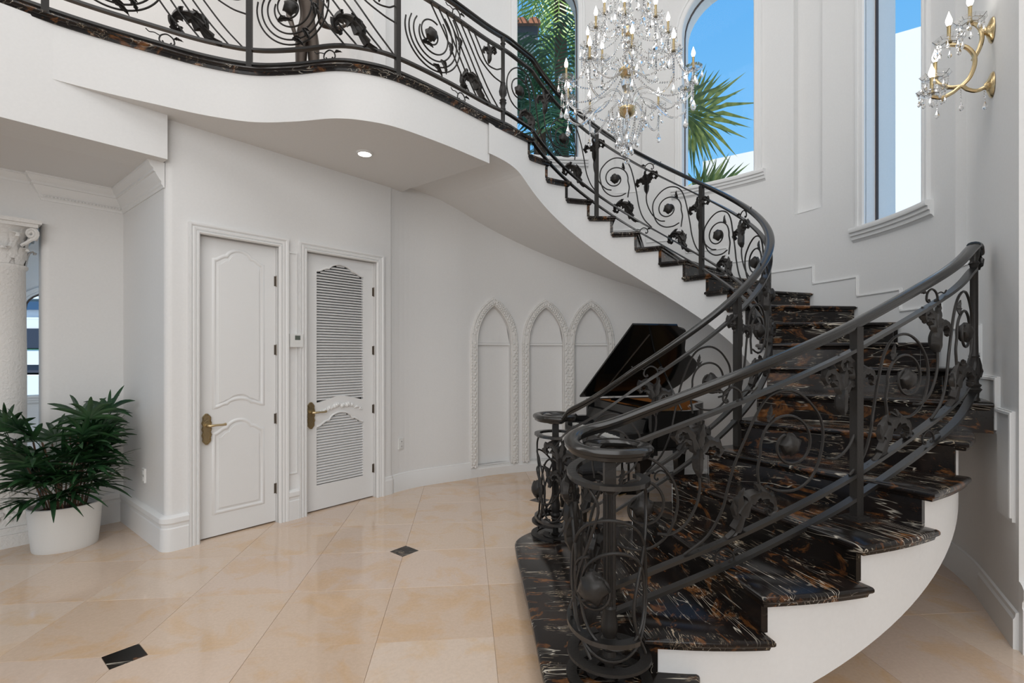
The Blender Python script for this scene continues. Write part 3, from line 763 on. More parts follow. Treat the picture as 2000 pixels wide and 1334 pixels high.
# ---- recessed light, thermostat, outlets
rl = empty('recessed_light', (-1.30, 4.45, ZS), 'round lit recessed light in the balcony underside', 'light')
mb = MB(); mb.lathe([(0.055, -0.001), (0.056, -0.016), (0.066, -0.016), (0.072, -0.008), (0.073, 0.0)], 32, (-1.30, 4.45, ZS)); mb.build('trim_ring', 'plastic', rl, smooth=True)
mb = MB(); mb.lathe([(0.001, -0.012), (0.054, -0.012), (0.054, -0.006), (0.001, -0.006)], 32, (-1.30, 4.45, ZS)); mb.build('diffuser', 'downlight', rl)
lamp('recessed_light_glow', 'SPOT', (-1.30, 4.45, ZS - 0.03), (0, 0, 0), 5, (1, 0.95, 0.88), spot_size=radians(110), spot_blend=0.9, shadow_soft_size=0.05)
p = wp(1.0, 0.02); th = empty('thermostat', (p.x, p.y, 1.56), 'small white wall thermostat with grey display between the doors', 'thermostat')
mb = MB(); wbox(mb, 0.945, 1.062, 1.555, 1.675, 0.02, 0.062); mb.build('housing', 'plastic', th)
mb = MB(); wbox(mb, 0.985, 1.035, 1.62, 1.66, 0.0615, 0.0635); mb.build('display', 'lcd', th)
for t in (0.99, 1.025):
    mb = MB(); wbox(mb, t - 0.009, t + 0.009, 1.585, 1.592, 0.061, 0.0635); mb.build('button', 'plastic', th)
a_, _ = hit(788, 2.42); pc = cyl(a_, 0.51, 0)
ou = empty('wall_outlet', pc, 'white power outlet on the curved wall beside the louvred door', 'outlet', 'wall power outlets')
tang = Vector((-sin(a_), cos(a_))); rad = Vector((cos(a_), sin(a_)))
fr = Matrix(((tang.x, -rad.x, 0, pc[0]), (tang.y, -rad.y, 0, pc[1]), (0, 0, 1, pc[2]), (0, 0, 0, 1)))
mb = MB(); mb.box((0, 0.006, 0), (0.072, 0.014, 0.115), fr); mb.build('cover_plate', 'plastic', ou)
for dz in (-0.026, 0.026):
    mb = MB(); mb.box((0, 0.014, dz), (0.034, 0.004, 0.032), fr); sk = mb.build('socket', 'trim', ou)
    mb = MB(); mb.box((-0.007, 0.0165, dz), (0.003, 0.002, 0.012), fr); mb.box((0.007, 0.0165, dz), (0.003, 0.002, 0.012), fr); mb.build('slot', 'dark', sk)
p = wp(0.0, -0.50); lo = empty('wall_outlet', (p.x, p.y, 0.50), 'white power outlet on the short wall beside the potted palm', 'outlet', 'wall power outlets')
fr = Matrix(((WN.x, -WE.x, 0, p.x), (WN.y, -WE.y, 0, p.y), (0, 0, 1, 0.5), (0, 0, 0, 1)))
mb = MB(); mb.box((0, 0.006, 0), (0.072, 0.014, 0.115), fr); mb.build('cover_plate', 'plastic', lo)
for dz in (-0.026, 0.026):
    mb = MB(); mb.box((0, 0.014, dz), (0.034, 0.004, 0.032), fr); mb.build('socket', 'trim', lo)
# ================================================================== STAIRCASE
stair = empty('staircase', (1.0, 4.3, 0), 'curved white staircase with black and gold marble steps', 'staircase')
def kof(p):
    """step number of the nosing line through plan point p (bisection on signed side)"""
    lo_, hi_ = -1.0, 24.0; p = Vector((p[0], p[1]))
    best = None
    for i in range(251):
        k = lo_ + (hi_ - lo_) * i / 250; a = CI + Vector((cos(ti(k)), sin(ti(k)))) * RI if k <= 21 else inner(k); b = outer(k)
        d = (b - a).normalized(); rel = p - a
        if rel.dot(d) < -0.75: continue
        e_ = abs(d.x * rel.y - d.y * rel.x)
        if best is None or e_ < best[0]: best = (e_, k)
    return best[1]
def router(k): return RO if k < 6.4 else None
def zsoff(k):
    z = k * RISE - 0.50
    lim = 3.36
    return max(0.0, z if z < lim - 0.1 else lim - 0.1 * math.exp(-(z - lim + 0.1) / 0.1))
def arc_pts(k0, k1, r, n, fn):
    return [fn(k0 + (k1 - k0) * i / n, r) for i in range(n + 1)]
# first step: broad platform with rounded ends
PF = catmull([(0.55, 1.80, 0), (0.40, 1.75, 0), (0.22, 1.82, 0), (0.135, 2.02, 0), (0.10, 2.46, 0), (0.06, 2.95, 0), (0.025, 3.40, 0), (0.035, 3.60, 0), (0.17, 3.78, 0), (0.40, 3.90, 0), (0.67, 3.965, 0), (0.93, 4.0, 0)], 6)
PF = [(p.x, p.y) for p in PF] + [(1.05, 3.9), (1.10, 3.45), (0.95, 3.15), (0.90, 2.6), (0.80, 2.15), (0.74, 1.98)]
PF = list(reversed(PF))           # make counter-clockwise
def area(P): return sum(P[i][0] * P[(i + 1) % len(P)][1] - P[(i + 1) % len(P)][0] * P[i][1] for i in range(len(P))) / 2
if area(PF) < 0: PF = list(reversed(PF))
fr0 = Matrix.Translation((0.4, 2.8, 0))
mb = MB(); bevel_slab(mb, PF, RISE - 0.045, RISE, 0.014); mb.build('tread', 'marble', stair, smooth=True, frame=fr0.copy())
mb = MB(); mb.prism(inset_poly(PF, 0.03), 0.0, RISE - 0.045); mb.build('riser', 'marble', stair, frame=fr0.copy())
for k in range(2, 22):
    r_in = RI - 0.03; ro_ = router(k)
    n = 6
    nose = 0.030
    def noseoff(k_, r, fn):                       # point on the nosing line pushed forward by the overhang
        p = fn(k_, r); d = (outer(k_) - inner(k_)).normalized(); fwd = Vector((d.y, -d.x)); return p + fwd * nose
    kb = k + 1.0
    rr_o = (RO + 0.025) if ro_ else None
    ko = lambda k_, r: outer(k_, (rwall(to(k_)) - 0.004) if r is None else r)
    front_i, front_o = noseoff(k, r_in, inner), noseoff(k, rr_o, ko)
    if k < 21:
        inn = [inner(k + (kb + 0.10 - k) * i / n, r_in) for i in range(n + 1)]; inn[0] = front_i
        out_ = [ko(k + (kb + 0.06 - k) * i / n, rr_o) for i in range(n + 1)]; out_[0] = front_o
        poly = [(p.x, p.y) for p in out_] + [(p.x, p.y) for p in reversed(inn)]
    else:
        inn = [front_i, inner(21.4, r_in)]; out_ = [front_o, ko(21.4, None)]
        poly = [(p.x, p.y) for p in out_] + [(p.x, p.y) for p in reversed(inn)]
    if k == 6:   # clipped corner where the tread meets the wall
        poly = [(p.x, p.y) for p in [ko(6, RO + 0.02)] + out_[1:]] + [(p.x, p.y) for p in reversed(inn)]
    if area(poly) < 0: poly = list(reversed(poly))
    a, b = inner(k + 0.5), outer(k + 0.5); mid = (a + b) / 2; d = (b - a).normalized()
    fr = Matrix(((d.x, -d.y, 0, mid.x), (d.y, d.x, 0, mid.y), (0, 0, 1, k * RISE), (0, 0, 0, 1)))
    mb = MB(); bevel_slab(mb, poly, k * RISE - 0.034, k * RISE, 0.012)
    mb.rings([[(p[0], p[1], z) for p in inset_poly(poly, q_)] for q_, z in ((0.028, k * RISE - 0.052), (0.016, k * RISE - 0.048), (0.012, k * RISE - 0.033))])
    mb.build('tread', 'marble', stair, smooth=True, frame=fr, angle=50)
    # riser
    ri_, rro = RI + 0.004, (RO - 0.035 if ro_ else None)
    a, b = inner(k, ri_), (outer(k, rro) if rro else outer(k) - (outer(k) - inner(k)).normalized() * 0.004)
    d = (b - a).normalized(); back_ = Vector((-d.y, d.x)) * 0.03
    mb = MB(); pl = [(a.x, a.y), (b.x, b.y), (b.x + back_.x, b.y + back_.y), (a.x + back_.x, a.y + back_.y)]
    mb.prism(pl, (k - 1) * RISE - 0.002, k * RISE - 0.03)
    mid = (a + b) / 2
    fr = Matrix(((d.x, 0, d.y, mid.x), (d.y, 0, -d.x, mid.y), (0, 1, 0, (k - 0.5) * RISE), (0, 0, 0, 1)))
    mb.build('riser', 'marble', stair, frame=fr)
# white body: stepped inner and outer faces, curved underside
body = MB(); SUB = 6
def face(fn, r, k0, k1, flip):
    for q_ in range(int(k0 * SUB), int(k1 * SUB)):
        ka, kb = q_ / SUB, (q_ + 1) / SUB; k = q_ // SUB
        a, b = fn(ka, r), fn(kb, r); zt = min(k, 21) * RISE - 0.03
        za, zb_ = zsoff(ka), zsoff(kb)
        v_ = [(a.x, a.y, min(za, zt)), (b.x, b.y, min(zb_, zt)), (b.x, b.y, zt), (a.x, a.y, zt)]
        body.add(v_, [(0, 1, 2, 3)] if not flip else [(3, 2, 1, 0)])
RB = RI + 0.012; RBO = RO - 0.045
def rso(k): return RBO + (rwall(to(k)) - RBO) * max(0.0, min(1.0, (k - 8.5) / 2.0))
face(inner, RB, 2, 23.34, True); face(lambda k, r: outer(k, rso(k)), RBO, 2, 10.5, False)
for k in range(2 * SUB, int(23.4 * SUB)):
    ka, kb = k / SUB, (k + 1) / SUB
    n = 6
    for j in range(n):
        def P(k_, t):
            a = inner(k_, RB); b = outer(k_, rso(k_)); p = a + (b - a) * t
            return (p.x, p.y, zsoff(k_))
        body.add([P(ka, j / n), P(ka, (j + 1) / n), P(kb, (j + 1) / n), P(kb, j / n)], [(0, 1, 2, 3)])
# end face below the first riser on the outer side, closure at step seven
a, b = inner(2.07, RB), outer(2.05, RBO - 0.02)
body.add([(a.x, a.y, 0), (b.x, b.y, 0), (b.x, b.y, 2 * RISE - 0.03), (a.x, a.y, 2 * RISE - 0.03)], [(0, 1, 2, 3)])
body.build('stringer', 'wall', stair, smooth=True, angle=20)
# stepped skirting on the curved wall
for k in range(8, 21):
    mb = MB(); a0, a1 = (TH0 if k == 8 else to(k) - 0.02), to(k + 1) - 0.02
    z0, z1 = k * RISE, (k + 1) * RISE + 0.10
    m_ = 5
    mb.rings([[cyl(a0 + (a1 - a0) * i / m_, z, p) for z, p in ((z0 - 0.01, 0.0), (z0 - 0.01, 0.010), (z1, 0.010), (z1, 0.0))] for i in range(m_ + 1)])
    sk = mb.build('skirting', 'trim', stair)
    mb = MB()
    moulding(mb, cylm, [(a0 * RW + 0.012, z0 + 0.10), (a0 * RW + 0.012, z1 - 0.012)] + [(a0 * RW + 0.012 + (a1 - a0) * RW * i / m_, z1 - 0.012) for i in range(1, m_ + 1)], [(-0.008, 0.009), (-0.006, 0.016), (0.002, 0.018), (0.006, 0.009)])
    mb.build('skirting_bead', 'trim', sk)

rsurf = lambda s_, z, p: (lambda q_: (q_.x - dirR.y * -p * 1.0 if False else q_.x + dirR.y * p, q_.y - dirR.x * p, z))(pA + dirR * s_)
for s0, s1, z0, z1 in ((-0.02, 0.333, 6 * RISE, 1.37), (0.333, 0.565, 0.63, 1.20)):
    mb = MB(); mb.rings([[rsurf(s_, z, p) for z, p in ((z0, 0.0), (z0, 0.016), (z1, 0.016), (z1, 0.0))] for s_ in (s0, s1)])
    sk = mb.build('skirting', 'trim', stair)
    mb = MB(); moulding(mb, rsurf, [(s1 - 0.012, z0 + 0.02), (s1 - 0.012, z1 - 0.014), (s0, z1 - 0.014)], [(-0.010, 0.015), (-0.006, 0.024), (0.006, 0.026), (0.010, 0.015)])
    mb.build('skirting_bead', 'trim', sk)
# ================================================================== RAILINGS
class Path:
    def __init__(s, pts, zfun):
        s.p = [Vector((q_[0], q_[1])) for q_ in pts]; s.s = [0.0]
        for a, b in zip(s.p, s.p[1:]): s.s.append(s.s[-1] + (b - a).length)
        s.L = s.s[-1]; s.z = [zfun(i) for i in range(len(pts))]
    def idx(s, t):
        import bisect
        i = min(max(bisect.bisect_right(s.s, t) - 1, 0), len(s.p) - 2); f = (t - s.s[i]) / max(s.s[i + 1] - s.s[i], 1e-9); return i, f
    def xy(s, t): i, f = s.idx(t); return s.p[i] + (s.p[i + 1] - s.p[i]) * f
    def tan(s, t): return (s.xy(min(t + 0.02, s.L)) - s.xy(max(t - 0.02, 0))).normalized()
    def zb(s, t): i, f = s.idx(t); f = max(0, min(1, f)); return s.z[i] + (s.z[i + 1] - s.z[i]) * f
    def slope(s, t): return (s.zb(min(t + 0.15, s.L)) - s.zb(max(t - 0.15, 0))) / (min(t + 0.15, s.L) - max(t - 0.15, 0))
    def at(s, t, h): p = s.xy(t); return Vector((p.x, p.y, s.zb(t) + h))
    def near(s, q_): return s.s[min(range(len(s.p)), key=lambda i: (s.p[i] - Vector(q_)).length)]
HAND, UPP, LOW, BOT = 0.86, 0.725, 0.125, 0.012
HPROF = [(-0.016, -0.034), (-0.020, -0.020), (-0.030, -0.014), (-0.032, -0.002), (-0.024, 0.008), (-0.010, 0.013), (0.010, 0.013), (0.024, 0.008), (0.032, -0.002), (0.030, -0.014), (0.020, -0.020), (0.016, -0.034)]
BAR = [(-0.019, -0.009), (-0.019, 0.009), (0.019, 0.009), (0.019, -0.009)]
def rail_run(path, s0, s1, h, prof, name, mat, parent, step=0.04, smooth=False):
    n = max(2, int((s1 - s0) / step)); mb = MB()
    mb.sweep([path.at(s0 + (s1 - s0) * i / n, h) for i in range(n + 1)], prof)
    return mb.build(name, mat, parent, smooth=smooth, angle=35)
def warp(path, s0, zc, d, z):
    """motif point (d downhill, z up) -> world; small features stay round, long ones follow the slope"""
    a = abs(d); t = max(0, min(1, (a - 0.11) / 0.17)); g = d * t * t * (3 - 2 * t)
    s_ = max(0.0, min(path.L, s0 + d)); p = path.xy(s_)
    return Vector((p.x, p.y, path.zb(s0) + zc + z + (path.zb(s_) - path.zb(s0)) * (g / d if a > 1e-6 else 0)))
def strand(path, s0, zc, pts, r, parent, name='scroll', per=5, taper=False):
    pl = catmull([(a, b, 0) for a, b in pts], per)
    w_ = [warp(path, s0, zc, p.x, p.y) for p in pl]
    n = len(w_); rr = [r * (0.55 + 0.45 * min(1, 3 * min(i, n - 1 - i) / n + 0.3)) for i in range(n)] if taper else r
    mb = MB(); mb.tube(w_, rr, 6); return mb.build(name, 'iron', parent, smooth=True, angle=60)
def spiral(r0, r1, a0, a1, n, cx=0.0, cz=0.0, ex=1.0):
    out = []
    for i in range(n + 1):
        t = i / n; a = radians(a0 + (a1 - a0) * t); r = r0 + (r1 - r0) * t
        out.append((cx + r * ex * cos(a), cz + r * sin(a)))
    return out
# shared iron castings, drawn in a plane x = downhill, z = up, y = depth
def ribbon(mb, spine, widths, thick=0.010, lobes=0, per=4, deep=0.5):
    pl = catmull([(a, b, 0) for a, b in spine], per); n = len(pl); R = []
    for i, p in enumerate(pl):
        t = i / (n - 1); x = t * (len(widths) - 1); j = min(int(x), len(widths) - 2); w_ = widths[j] + (widths[j + 1] - widths[j]) * (x - j)
        if lobes: w_ *= (1 - deep) + deep * 1.3 * (1 - ((lobes * t + 0.15) % 1.0))
        tg = (pl[min(i + 1, n - 1)] - pl[max(i - 1, 0)]).normalized(); nx, nz = -tg.y, tg.x
        th_ = thick * (0.4 + 0.6 * min(1, w_ / 0.02)); lift = 0.012 * sin(pi * t)
        R.append([(p.x + nx * w_, -lift, p.y + nz * w_), (p.x + nx * w_ * 0.45, th_ - lift * 0.3, p.y + nz * w_ * 0.45), (p.x, th_ * 0.55, p.y), (p.x - nx * w_ * 0.45, th_ - lift * 0.3, p.y - nz * w_ * 0.45),
                  (p.x - nx * w_, -lift, p.y - nz * w_), (p.x - nx * w_ * 0.45, -th_ - lift, p.y - nz * w_ * 0.45), (p.x, -th_ * 0.55, p.y), (p.x + nx * w_ * 0.45, -th_ - lift, p.y + nz * w_ * 0.45)])
    return mb.rings(R)
def mk(fn, name):
    mb = MB(); fn(mb); o = mb.build(name, 'iron', None, smooth=True, angle=50); me = o.data; bpy.data.objects.remove(o); return me
def leaf_up(mb):
    ribbon(mb, [(0, -0.012), (0, 0.02), (0.0, 0.06), (0.0, 0.10)], [0.006, 0.022, 0.026, 0.016], 0.020)
    ribbon(mb, [(0.0, 0.05), (0.012, 0.10), (0.028, 0.150), (0.052, 0.178), (0.080, 0.175), (0.094, 0.152), (0.084, 0.132), (0.070, 0.140)], [0.018, 0.030, 0.030, 0.026, 0.018, 0.010], 0.012, 7)
    ribbon(mb, [(0.0, 0.05), (-0.016, 0.095), (-0.044, 0.122), (-0.075, 0.118), (-0.092, 0.095), (-0.084, 0.074), (-0.068, 0.080)], [0.016, 0.030, 0.032, 0.024, 0.016, 0.010], 0.012, 6)
    ribbon(mb, [(0.0, 0.06), (-0.006, 0.12), (-0.014, 0.17), (-0.020, 0.215)], [0.022, 0.034, 0.024, 0.003], 0.012, 5)
    ribbon(mb, [(0.0, 0.06), (0.02, 0.11), (0.05, 0.135), (0.066, 0.128)], [0.016, 0.024, 0.016, 0.003], 0.010, 4)
def leaf_low(mb_):
    mb = MB()
    ribbon(mb, [(0.165, -0.135), (0.12, -0.120), (0.082, -0.085), (0.058, -0.03), (0.036, 0.025), (0.002, 0.062), (-0.045, 0.066), (-0.078, 0.040), (-0.080, 0.006), (-0.058, -0.006), (-0.046, 0.010)],
           [0.003, 0.016, 0.030, 0.040, 0.044, 0.038, 0.026, 0.020, 0.014, 0.010], 0.014, 9, 8)
    ribbon(mb, [(0.075, -0.07), (0.070, -0.01), (0.066, 0.05), (0.052, 0.095)], [0.012, 0.030, 0.026, 0.003], 0.010, 5)
    ribbon(mb, [(0.06, -0.05), (0.085, 0.0), (0.098, 0.045)], [0.012, 0.020, 0.003], 0.008, 3)
    ribbon(mb, [(-0.02, 0.06), (-0.01, 0.10), (0.010, 0.115)], [0.014, 0.016, 0.003], 0.008, 3)
    mb_.add([(x - 0.165, y, z + 0.135) for x, y, z in mb.v], mb.f)
def sprig(mb):
    ribbon(mb, [(0, 0), (0.004, 0.03), (0.012, 0.062), (0.028, 0.09)], [0.008, 0.016, 0.015, 0.002], 0.008, 4)
    ribbon(mb, [(0, 0.0), (-0.012, 0.03), (-0.016, 0.055)], [0.006, 0.010, 0.002], 0.006, 2)
def rosette(mb):
    n, m_ = 16, 9; R = []
    for i in range(m_ + 1):
        ph = -pi / 2 + pi * i / m_; rr = max(cos(ph), 0.04)
        ring = []
        for j in range(n):
            a = 2 * pi * j / n; b = 1 + 0.16 * cos(4 * a + i * 1.3) * rr + 0.10 * sin(7 * a - i)
            ring.append((0.031 * rr * cos(a) * b, 0.024 * sin(ph), 0.031 * rr * sin(a) * b))
        R.append(ring)
    mb.rings(R)
ME = {'leaf': mk(leaf_up, 'acanthus_leaf'), 'leaflow': mk(leaf_low, 'acanthus_curl'), 'sprig': mk(sprig, 'sprig'), 'rosette': mk(rosette, 'rosette')}
def cast(kind, path, s0, zc, d, z, parent, name, scale=1.0, rot=0.0, flip=1):
    p = warp(path, s0, zc, d, z); t = path.tan(max(0, min(path.L, s0 + d)))
    nrm = Vector((-t.y, t.x))
    m4 = Matrix(((t.x, nrm.x, 0, p.x), (t.y, nrm.y, 0, p.y), (0, 0, 1, p.z), (0, 0, 0, 1)))
    m4 = m4 @ Matrix.Rotation(rot, 4, 'Y') @ Matrix.Diagonal((scale * flip, scale, scale, 1))
    return inst(ME[kind], name, parent, m4)
def cast_at(kind, path, s_, h, parent, name, scale=1.0, rot=0.0):
    s_ = max(0, min(path.L, s_)); p = path.at(s_, h); t = path.tan(s_); nrm = Vector((-t.y, t.x))
    m4 = Matrix(((t.x, nrm.x, 0, p.x), (t.y, nrm.y, 0, p.y), (0, 0, 1, p.z), (0, 0, 0, 1))) @ Matrix.Rotation(rot, 4, 'Y') @ Matrix.Diagonal((scale, scale, scale, 1))
    return inst(ME[kind], name, parent, m4)
RT = 0.0068
def cscroll(path, s0, h, parent, flip=1, sc=1.0):
    """small open C scroll standing on a bar with two curled ends and a leafy tail"""
    P = [(-0.028, 0.020), (-0.022, 0.010), (-0.034, 0.006), (-0.046, 0.022), (-0.036, 0.055), (0.0, 0.074), (0.036, 0.055), (0.046, 0.022), (0.034, 0.006), (0.022, 0.010), (0.028, 0.020)]
    strand(path, s0, h, [(a * sc * flip, b * sc) for a, b in P], 0.0055, parent, 'c_scroll', 4)
    T = [(-0.040 * flip, 0.050), (-0.075 * flip, 0.062), (-0.105 * flip, 0.058), (-0.125 * flip, 0.074)]
    strand(path, s0, h, [(a * sc, b * sc) for a, b in T], 0.004, parent, 'tendril', 4)
    cast('sprig', path, s0, h, 0.042 * sc * flip, 0.052 * sc, parent, 'sprig', 0.62 * sc, 1.25 * flip, flip)
def strand_full(path, s0, pts, r, parent, name='scroll', per=5):
    pl = catmull([(a, b, 0) for a, b in pts], per)
    mb = MB(); mb.tube([path.at(max(0, min(path.L, s0 + p.x)), p.y) for p in pl], r, 6); return mb.build(name, 'iron', parent, smooth=True, angle=60)
def motif(path, s0, parent, pitch=0.58, stem=True, sc=1.0):
    """one running scroll: spiral with rosette, overarching loop and tail, hanging stem with leaf, curled leaf on the lower bar"""
    zc = (LOW + UPP) / 2 + 0.005; k = sc; f = pitch / 0.58
    cast('rosette', path, s0, zc, 0, 0, parent, 'rosette', 1.6)
    s1 = spiral(0.046, 0.140, 60, -372, 28)
    strand(path, s0, zc, [(a * k, b * k) for a, b in s1] + [(0.150 * k, -0.085 * k), (0.142 * k, -0.15 * k), (0.135 * k, -0.205 * k)], RT, parent, per=3)
    cast('sprig', path, s0, zc, 0.10 * k, 0.095 * k, parent, 'sprig', 0.85, -0.5)
    s2 = [(0.115, -0.165), (0.05, -0.190), (-0.04, -0.185), (-0.12, -0.125), (-0.163, -0.02), (-0.150, 0.09), (-0.095, 0.175), (-0.01, 0.222), (0.08, 0.210), (0.155, 0.145)]
    strand(path, s0, zc, [(a * k, b * k) for a, b in s2] + [(0.205 * f, 0.05), (0.238 * f, -0.06), (0.262 * f, -0.16), (0.315 * f, -0.25), (0.40 * f, -0.292)], RT, parent, per=5)
    if stem:
        x = 0.345 * f; b0 = UPP - 0.245
        strand_full(path, s0, [(x, b0), (x - 0.004, b0 - 0.07), (x + 0.012, b0 - 0.14), (x + 0.06, b0 - 0.205), (x + 0.13, b0 - 0.225), (x + 0.19, b0 - 0.20)], RT, parent)
        cast_at('leaf', path, s0 + x, b0 - 0.005, parent, 'acanthus_leaf', 1.12)
        strand_full(path, s0, [(x - 0.01, UPP - 0.03), (x - 0.008, UPP - 0.012), (x - 0.006, UPP)], RT * 0.9, parent, per=2)
    cast_at('leaflow', path, s0 + 0.285 * f, LOW + 0.006, parent, 'acanthus_curl', 1.1, -0.05)
def post(path, s0, parent, z0, htop=HAND - 0.03, plate=True):
    p = path.at(s0, 0); t = path.tan(s0); top = p.z + htop
    fr = Matrix(((t.x, -t.y, 0, p.x), (t.y, t.x, 0, p.y), (0, 0, 1, 0), (0, 0, 0, 1)))
    mb = MB(); mb.box((0, 0, (z0 + top) / 2), (0.040, 0.040, top - z0), fr); po = mb.build('post', 'iron', parent)
    if plate:
        mb = MB(); mb.box((0, 0, z0 + 0.004), (0.105, 0.105, 0.008), fr); mb.box((0, 0, z0 + 0.012), (0.075, 0.075, 0.012), fr); mb.build('base_plate', 'iron', po)
    return po

# ---- inner railing path: balcony edge, then round the well, ending in a volute at the newel
RR = 1.105
EDGEo = []
for i, p in enumerate(EDGE):
    t = (EDGE[min(i + 1, len(EDGE) - 1)] - EDGE[max(i - 1, 0)]).normalized(); EDGEo.append(p + Vector((t.y, -t.x)) * 0.045)
bal = [p for p in reversed(EDGEo) if p.x < -0.02 and p.x > -5.0]
pts = list(bal); kk = [99.0] * len(bal)
a_end = -124.0
N1 = Vector((0.317, 3.68)); 
th = math.degrees(ti(21)) - 2
while th > a_end:
    pts.append(CI + Vector((cos(radians(th)), sin(radians(th)))) * RR); kk.append(20 + (th - 124.9) / 13.3); th -= 2.0
# volute: clockwise, shrinking
pe = pts[-1]; rv = (pe - N1).length; av = atan2((pe - N1).y, (pe - N1).x)
vol_i = len(pts)
for i in range(1, 61):
    t = i / 60; a = av - t * radians(500); r = 0.135 + (rv - 0.135) * (1 - min(1, t * 6)) if t < 0.55 else 0.135 - (t - 0.55) / 0.45 * 0.085
    pts.append(N1 + Vector((cos(a), sin(a))) * r); kk.append(-5)
Z0V = 1.42 * RISE
def zline(k):
    z = min(k * RISE, Z2 + 0.035) if k < 50 else Z2 + 0.035
    # soft shoulder at the top, soft landing at the newel
    if 20.2 < k < 22: z = Z2 + 0.035 - 0.5 * max(0, (21.2 - k)) * RISE * 1.4 if k > 20.9 else k * RISE
    q_ = 0.09
    return Z0V + (q_ * math.log(1 + math.exp((z - Z0V) / q_)) if (z - Z0V) / q_ < 30 else z - Z0V)
PI_ = Path(pts, lambda i: zline(kk[i]) - (0.06 if kk[i] < 3 else 0) * max(0, min(1, (3 - kk[i]) / 2)))
s_vol = PI_.s[vol_i]; s_turn = PI_.near(EDGEo[min(range(len(EDGEo)), key=lambda i: (EDGEo[i] - Vector((-0.06, 4.86))).length)])
sk_ = lambda k: PI_.near(CI + Vector((cos(ti(k)), sin(ti(k)))) * RR)
br = empty('balcony_railing', (-1.3, 3.85, Z2), 'black wrought iron scroll railing along the balcony edge', 'railing')
sr = empty('stair_railing', (0.317, 3.68, RISE), 'long black iron scroll railing winding up the inner side of the stairs', 'railing')
def rails(path, s0, s1, parent, low=True, sl0=None, sl1=None):
    rail_run(path, s0, s1, HAND, HPROF, 'handrail', 'ironrail', parent, smooth=True)
    rail_run(path, s0 if sl0 is None else sl0, s1 if sl1 is None else sl1, UPP, BAR, 'upper_bar', 'ironbar', parent)
    rail_run(path, s0 if sl0 is None else sl0, s1 if sl1 is None else sl1, LOW, BAR, 'lower_bar', 'ironbar', parent)
    rail_run(path, s0 if sl0 is None else sl0, s1 if sl1 is None else sl1, BOT, BAR, 'bottom_bar', 'ironbar', parent)
rails(PI_, 0.0, s_turn, br)
rail_run(PI_, s_turn, PI_.L - 0.02, HAND, HPROF, 'handrail', 'ironrail', sr, smooth=True)
rail_run(PI_, s_turn, s_vol + 0.62, UPP, BAR, 'upper_bar', 'ironbar', sr)
rail_run(PI_, s_turn, s_vol + 0.62, LOW, BAR, 'lower_bar', 'ironbar', sr)
rail_run(PI_, s_turn, s_vol - 0.10, BOT, BAR, 'bottom_bar', 'ironbar', sr)
# balcony posts and big flowing scroll panels
sb = [PI_.near(q_) for q_ in ((-3.05, 3.35), (-1.99, 3.90), (-0.88, 4.02))]
sb = [PI_.s[min(range(len(bal)), key=lambda i: abs((bal[i].x) / bal[i].y - (u - 1000) / FPX))] for u in (92, 490, 779)]
for s_ in sb: post(PI_, s_, br, Z2, plate=False)
def big_panel(path, s0, s1, parent):
    L = s1 - s0; sc_ = s0 + 0.27 * L; zc = 0.455; Rr = L - 0.27 * L
    cast('rosette', path, sc_, zc, 0, 0, parent, 'rosette', 1.75)
    strand(path, sc_, zc, spiral(0.05, 0.125, 80, -300, 22), RT, parent, per=3)
    for r0, r1, a0, a1 in ((0.12, 0.19, 165, 410), (0.17, 0.245, 150, 415), (0.215, 0.295, 158, 412), (0.255, 0.335, 170, 405)):
        P = spiral(r0, r1, a0, a1, 16); P = [(max(-0.27 * L + 0.025, a), max(b, LOW - zc + 0.012)) for a, b in P]
        strand(path, sc_, zc, P, RT, parent, per=3)
    for j in range(7):
        x0 = 0.02 + 0.085 * j; x1 = min(Rr - 0.025, 0.44 + 0.095 * j); zt = UPP - zc - 0.01
        zb_ = LOW - zc + 0.012 + (0.13 * max(0, j - 3) if x1 >= Rr - 0.03 else 0)
        strand_full(path, sc_, [(x0 - 0.03, zc + zt), (x0 + 0.05, zc + 0.62 * zt), (x0 + 0.14, zc + 0.05), (0.5 * (x0 + 0.18 + x1), zc + 0.55 * zb_), (x1, zc + zb_)], RT, parent)
    for a, z, r in ((-0.10, -0.10, 1.3), (0.10, -0.17, 2.3), (0.19, 0.02, 2.7), (0.30, 0.12, 2.8), (0.02, -0.24, 1.9)):
        cast('sprig', path, sc_, zc, a, z, parent, 'sprig', 1.25, r)
    cast_at('leaflow', path, sc_ + min(0.74, Rr - 0.06), LOW + 0.008, parent, 'acanthus_curl', 1.3, -0.40)
    cast_at('leaf', path, sc_ + min(0.70, Rr - 0.10), UPP - 0.20, parent, 'acanthus_leaf', 0.85)
    cscroll(path, s0 + 0.55 * L, BOT + 0.008, parent)
    cscroll(path, s0 + 0.5 * L, UPP + 0.008, parent)
big_panel(PI_, sb[0] - (sb[1] - sb[0]), sb[0], br)
big_panel(PI_, sb[0], sb[1], br); big_panel(PI_, sb[1], sb[2], br); big_panel(PI_, sb[2], s_turn, br)
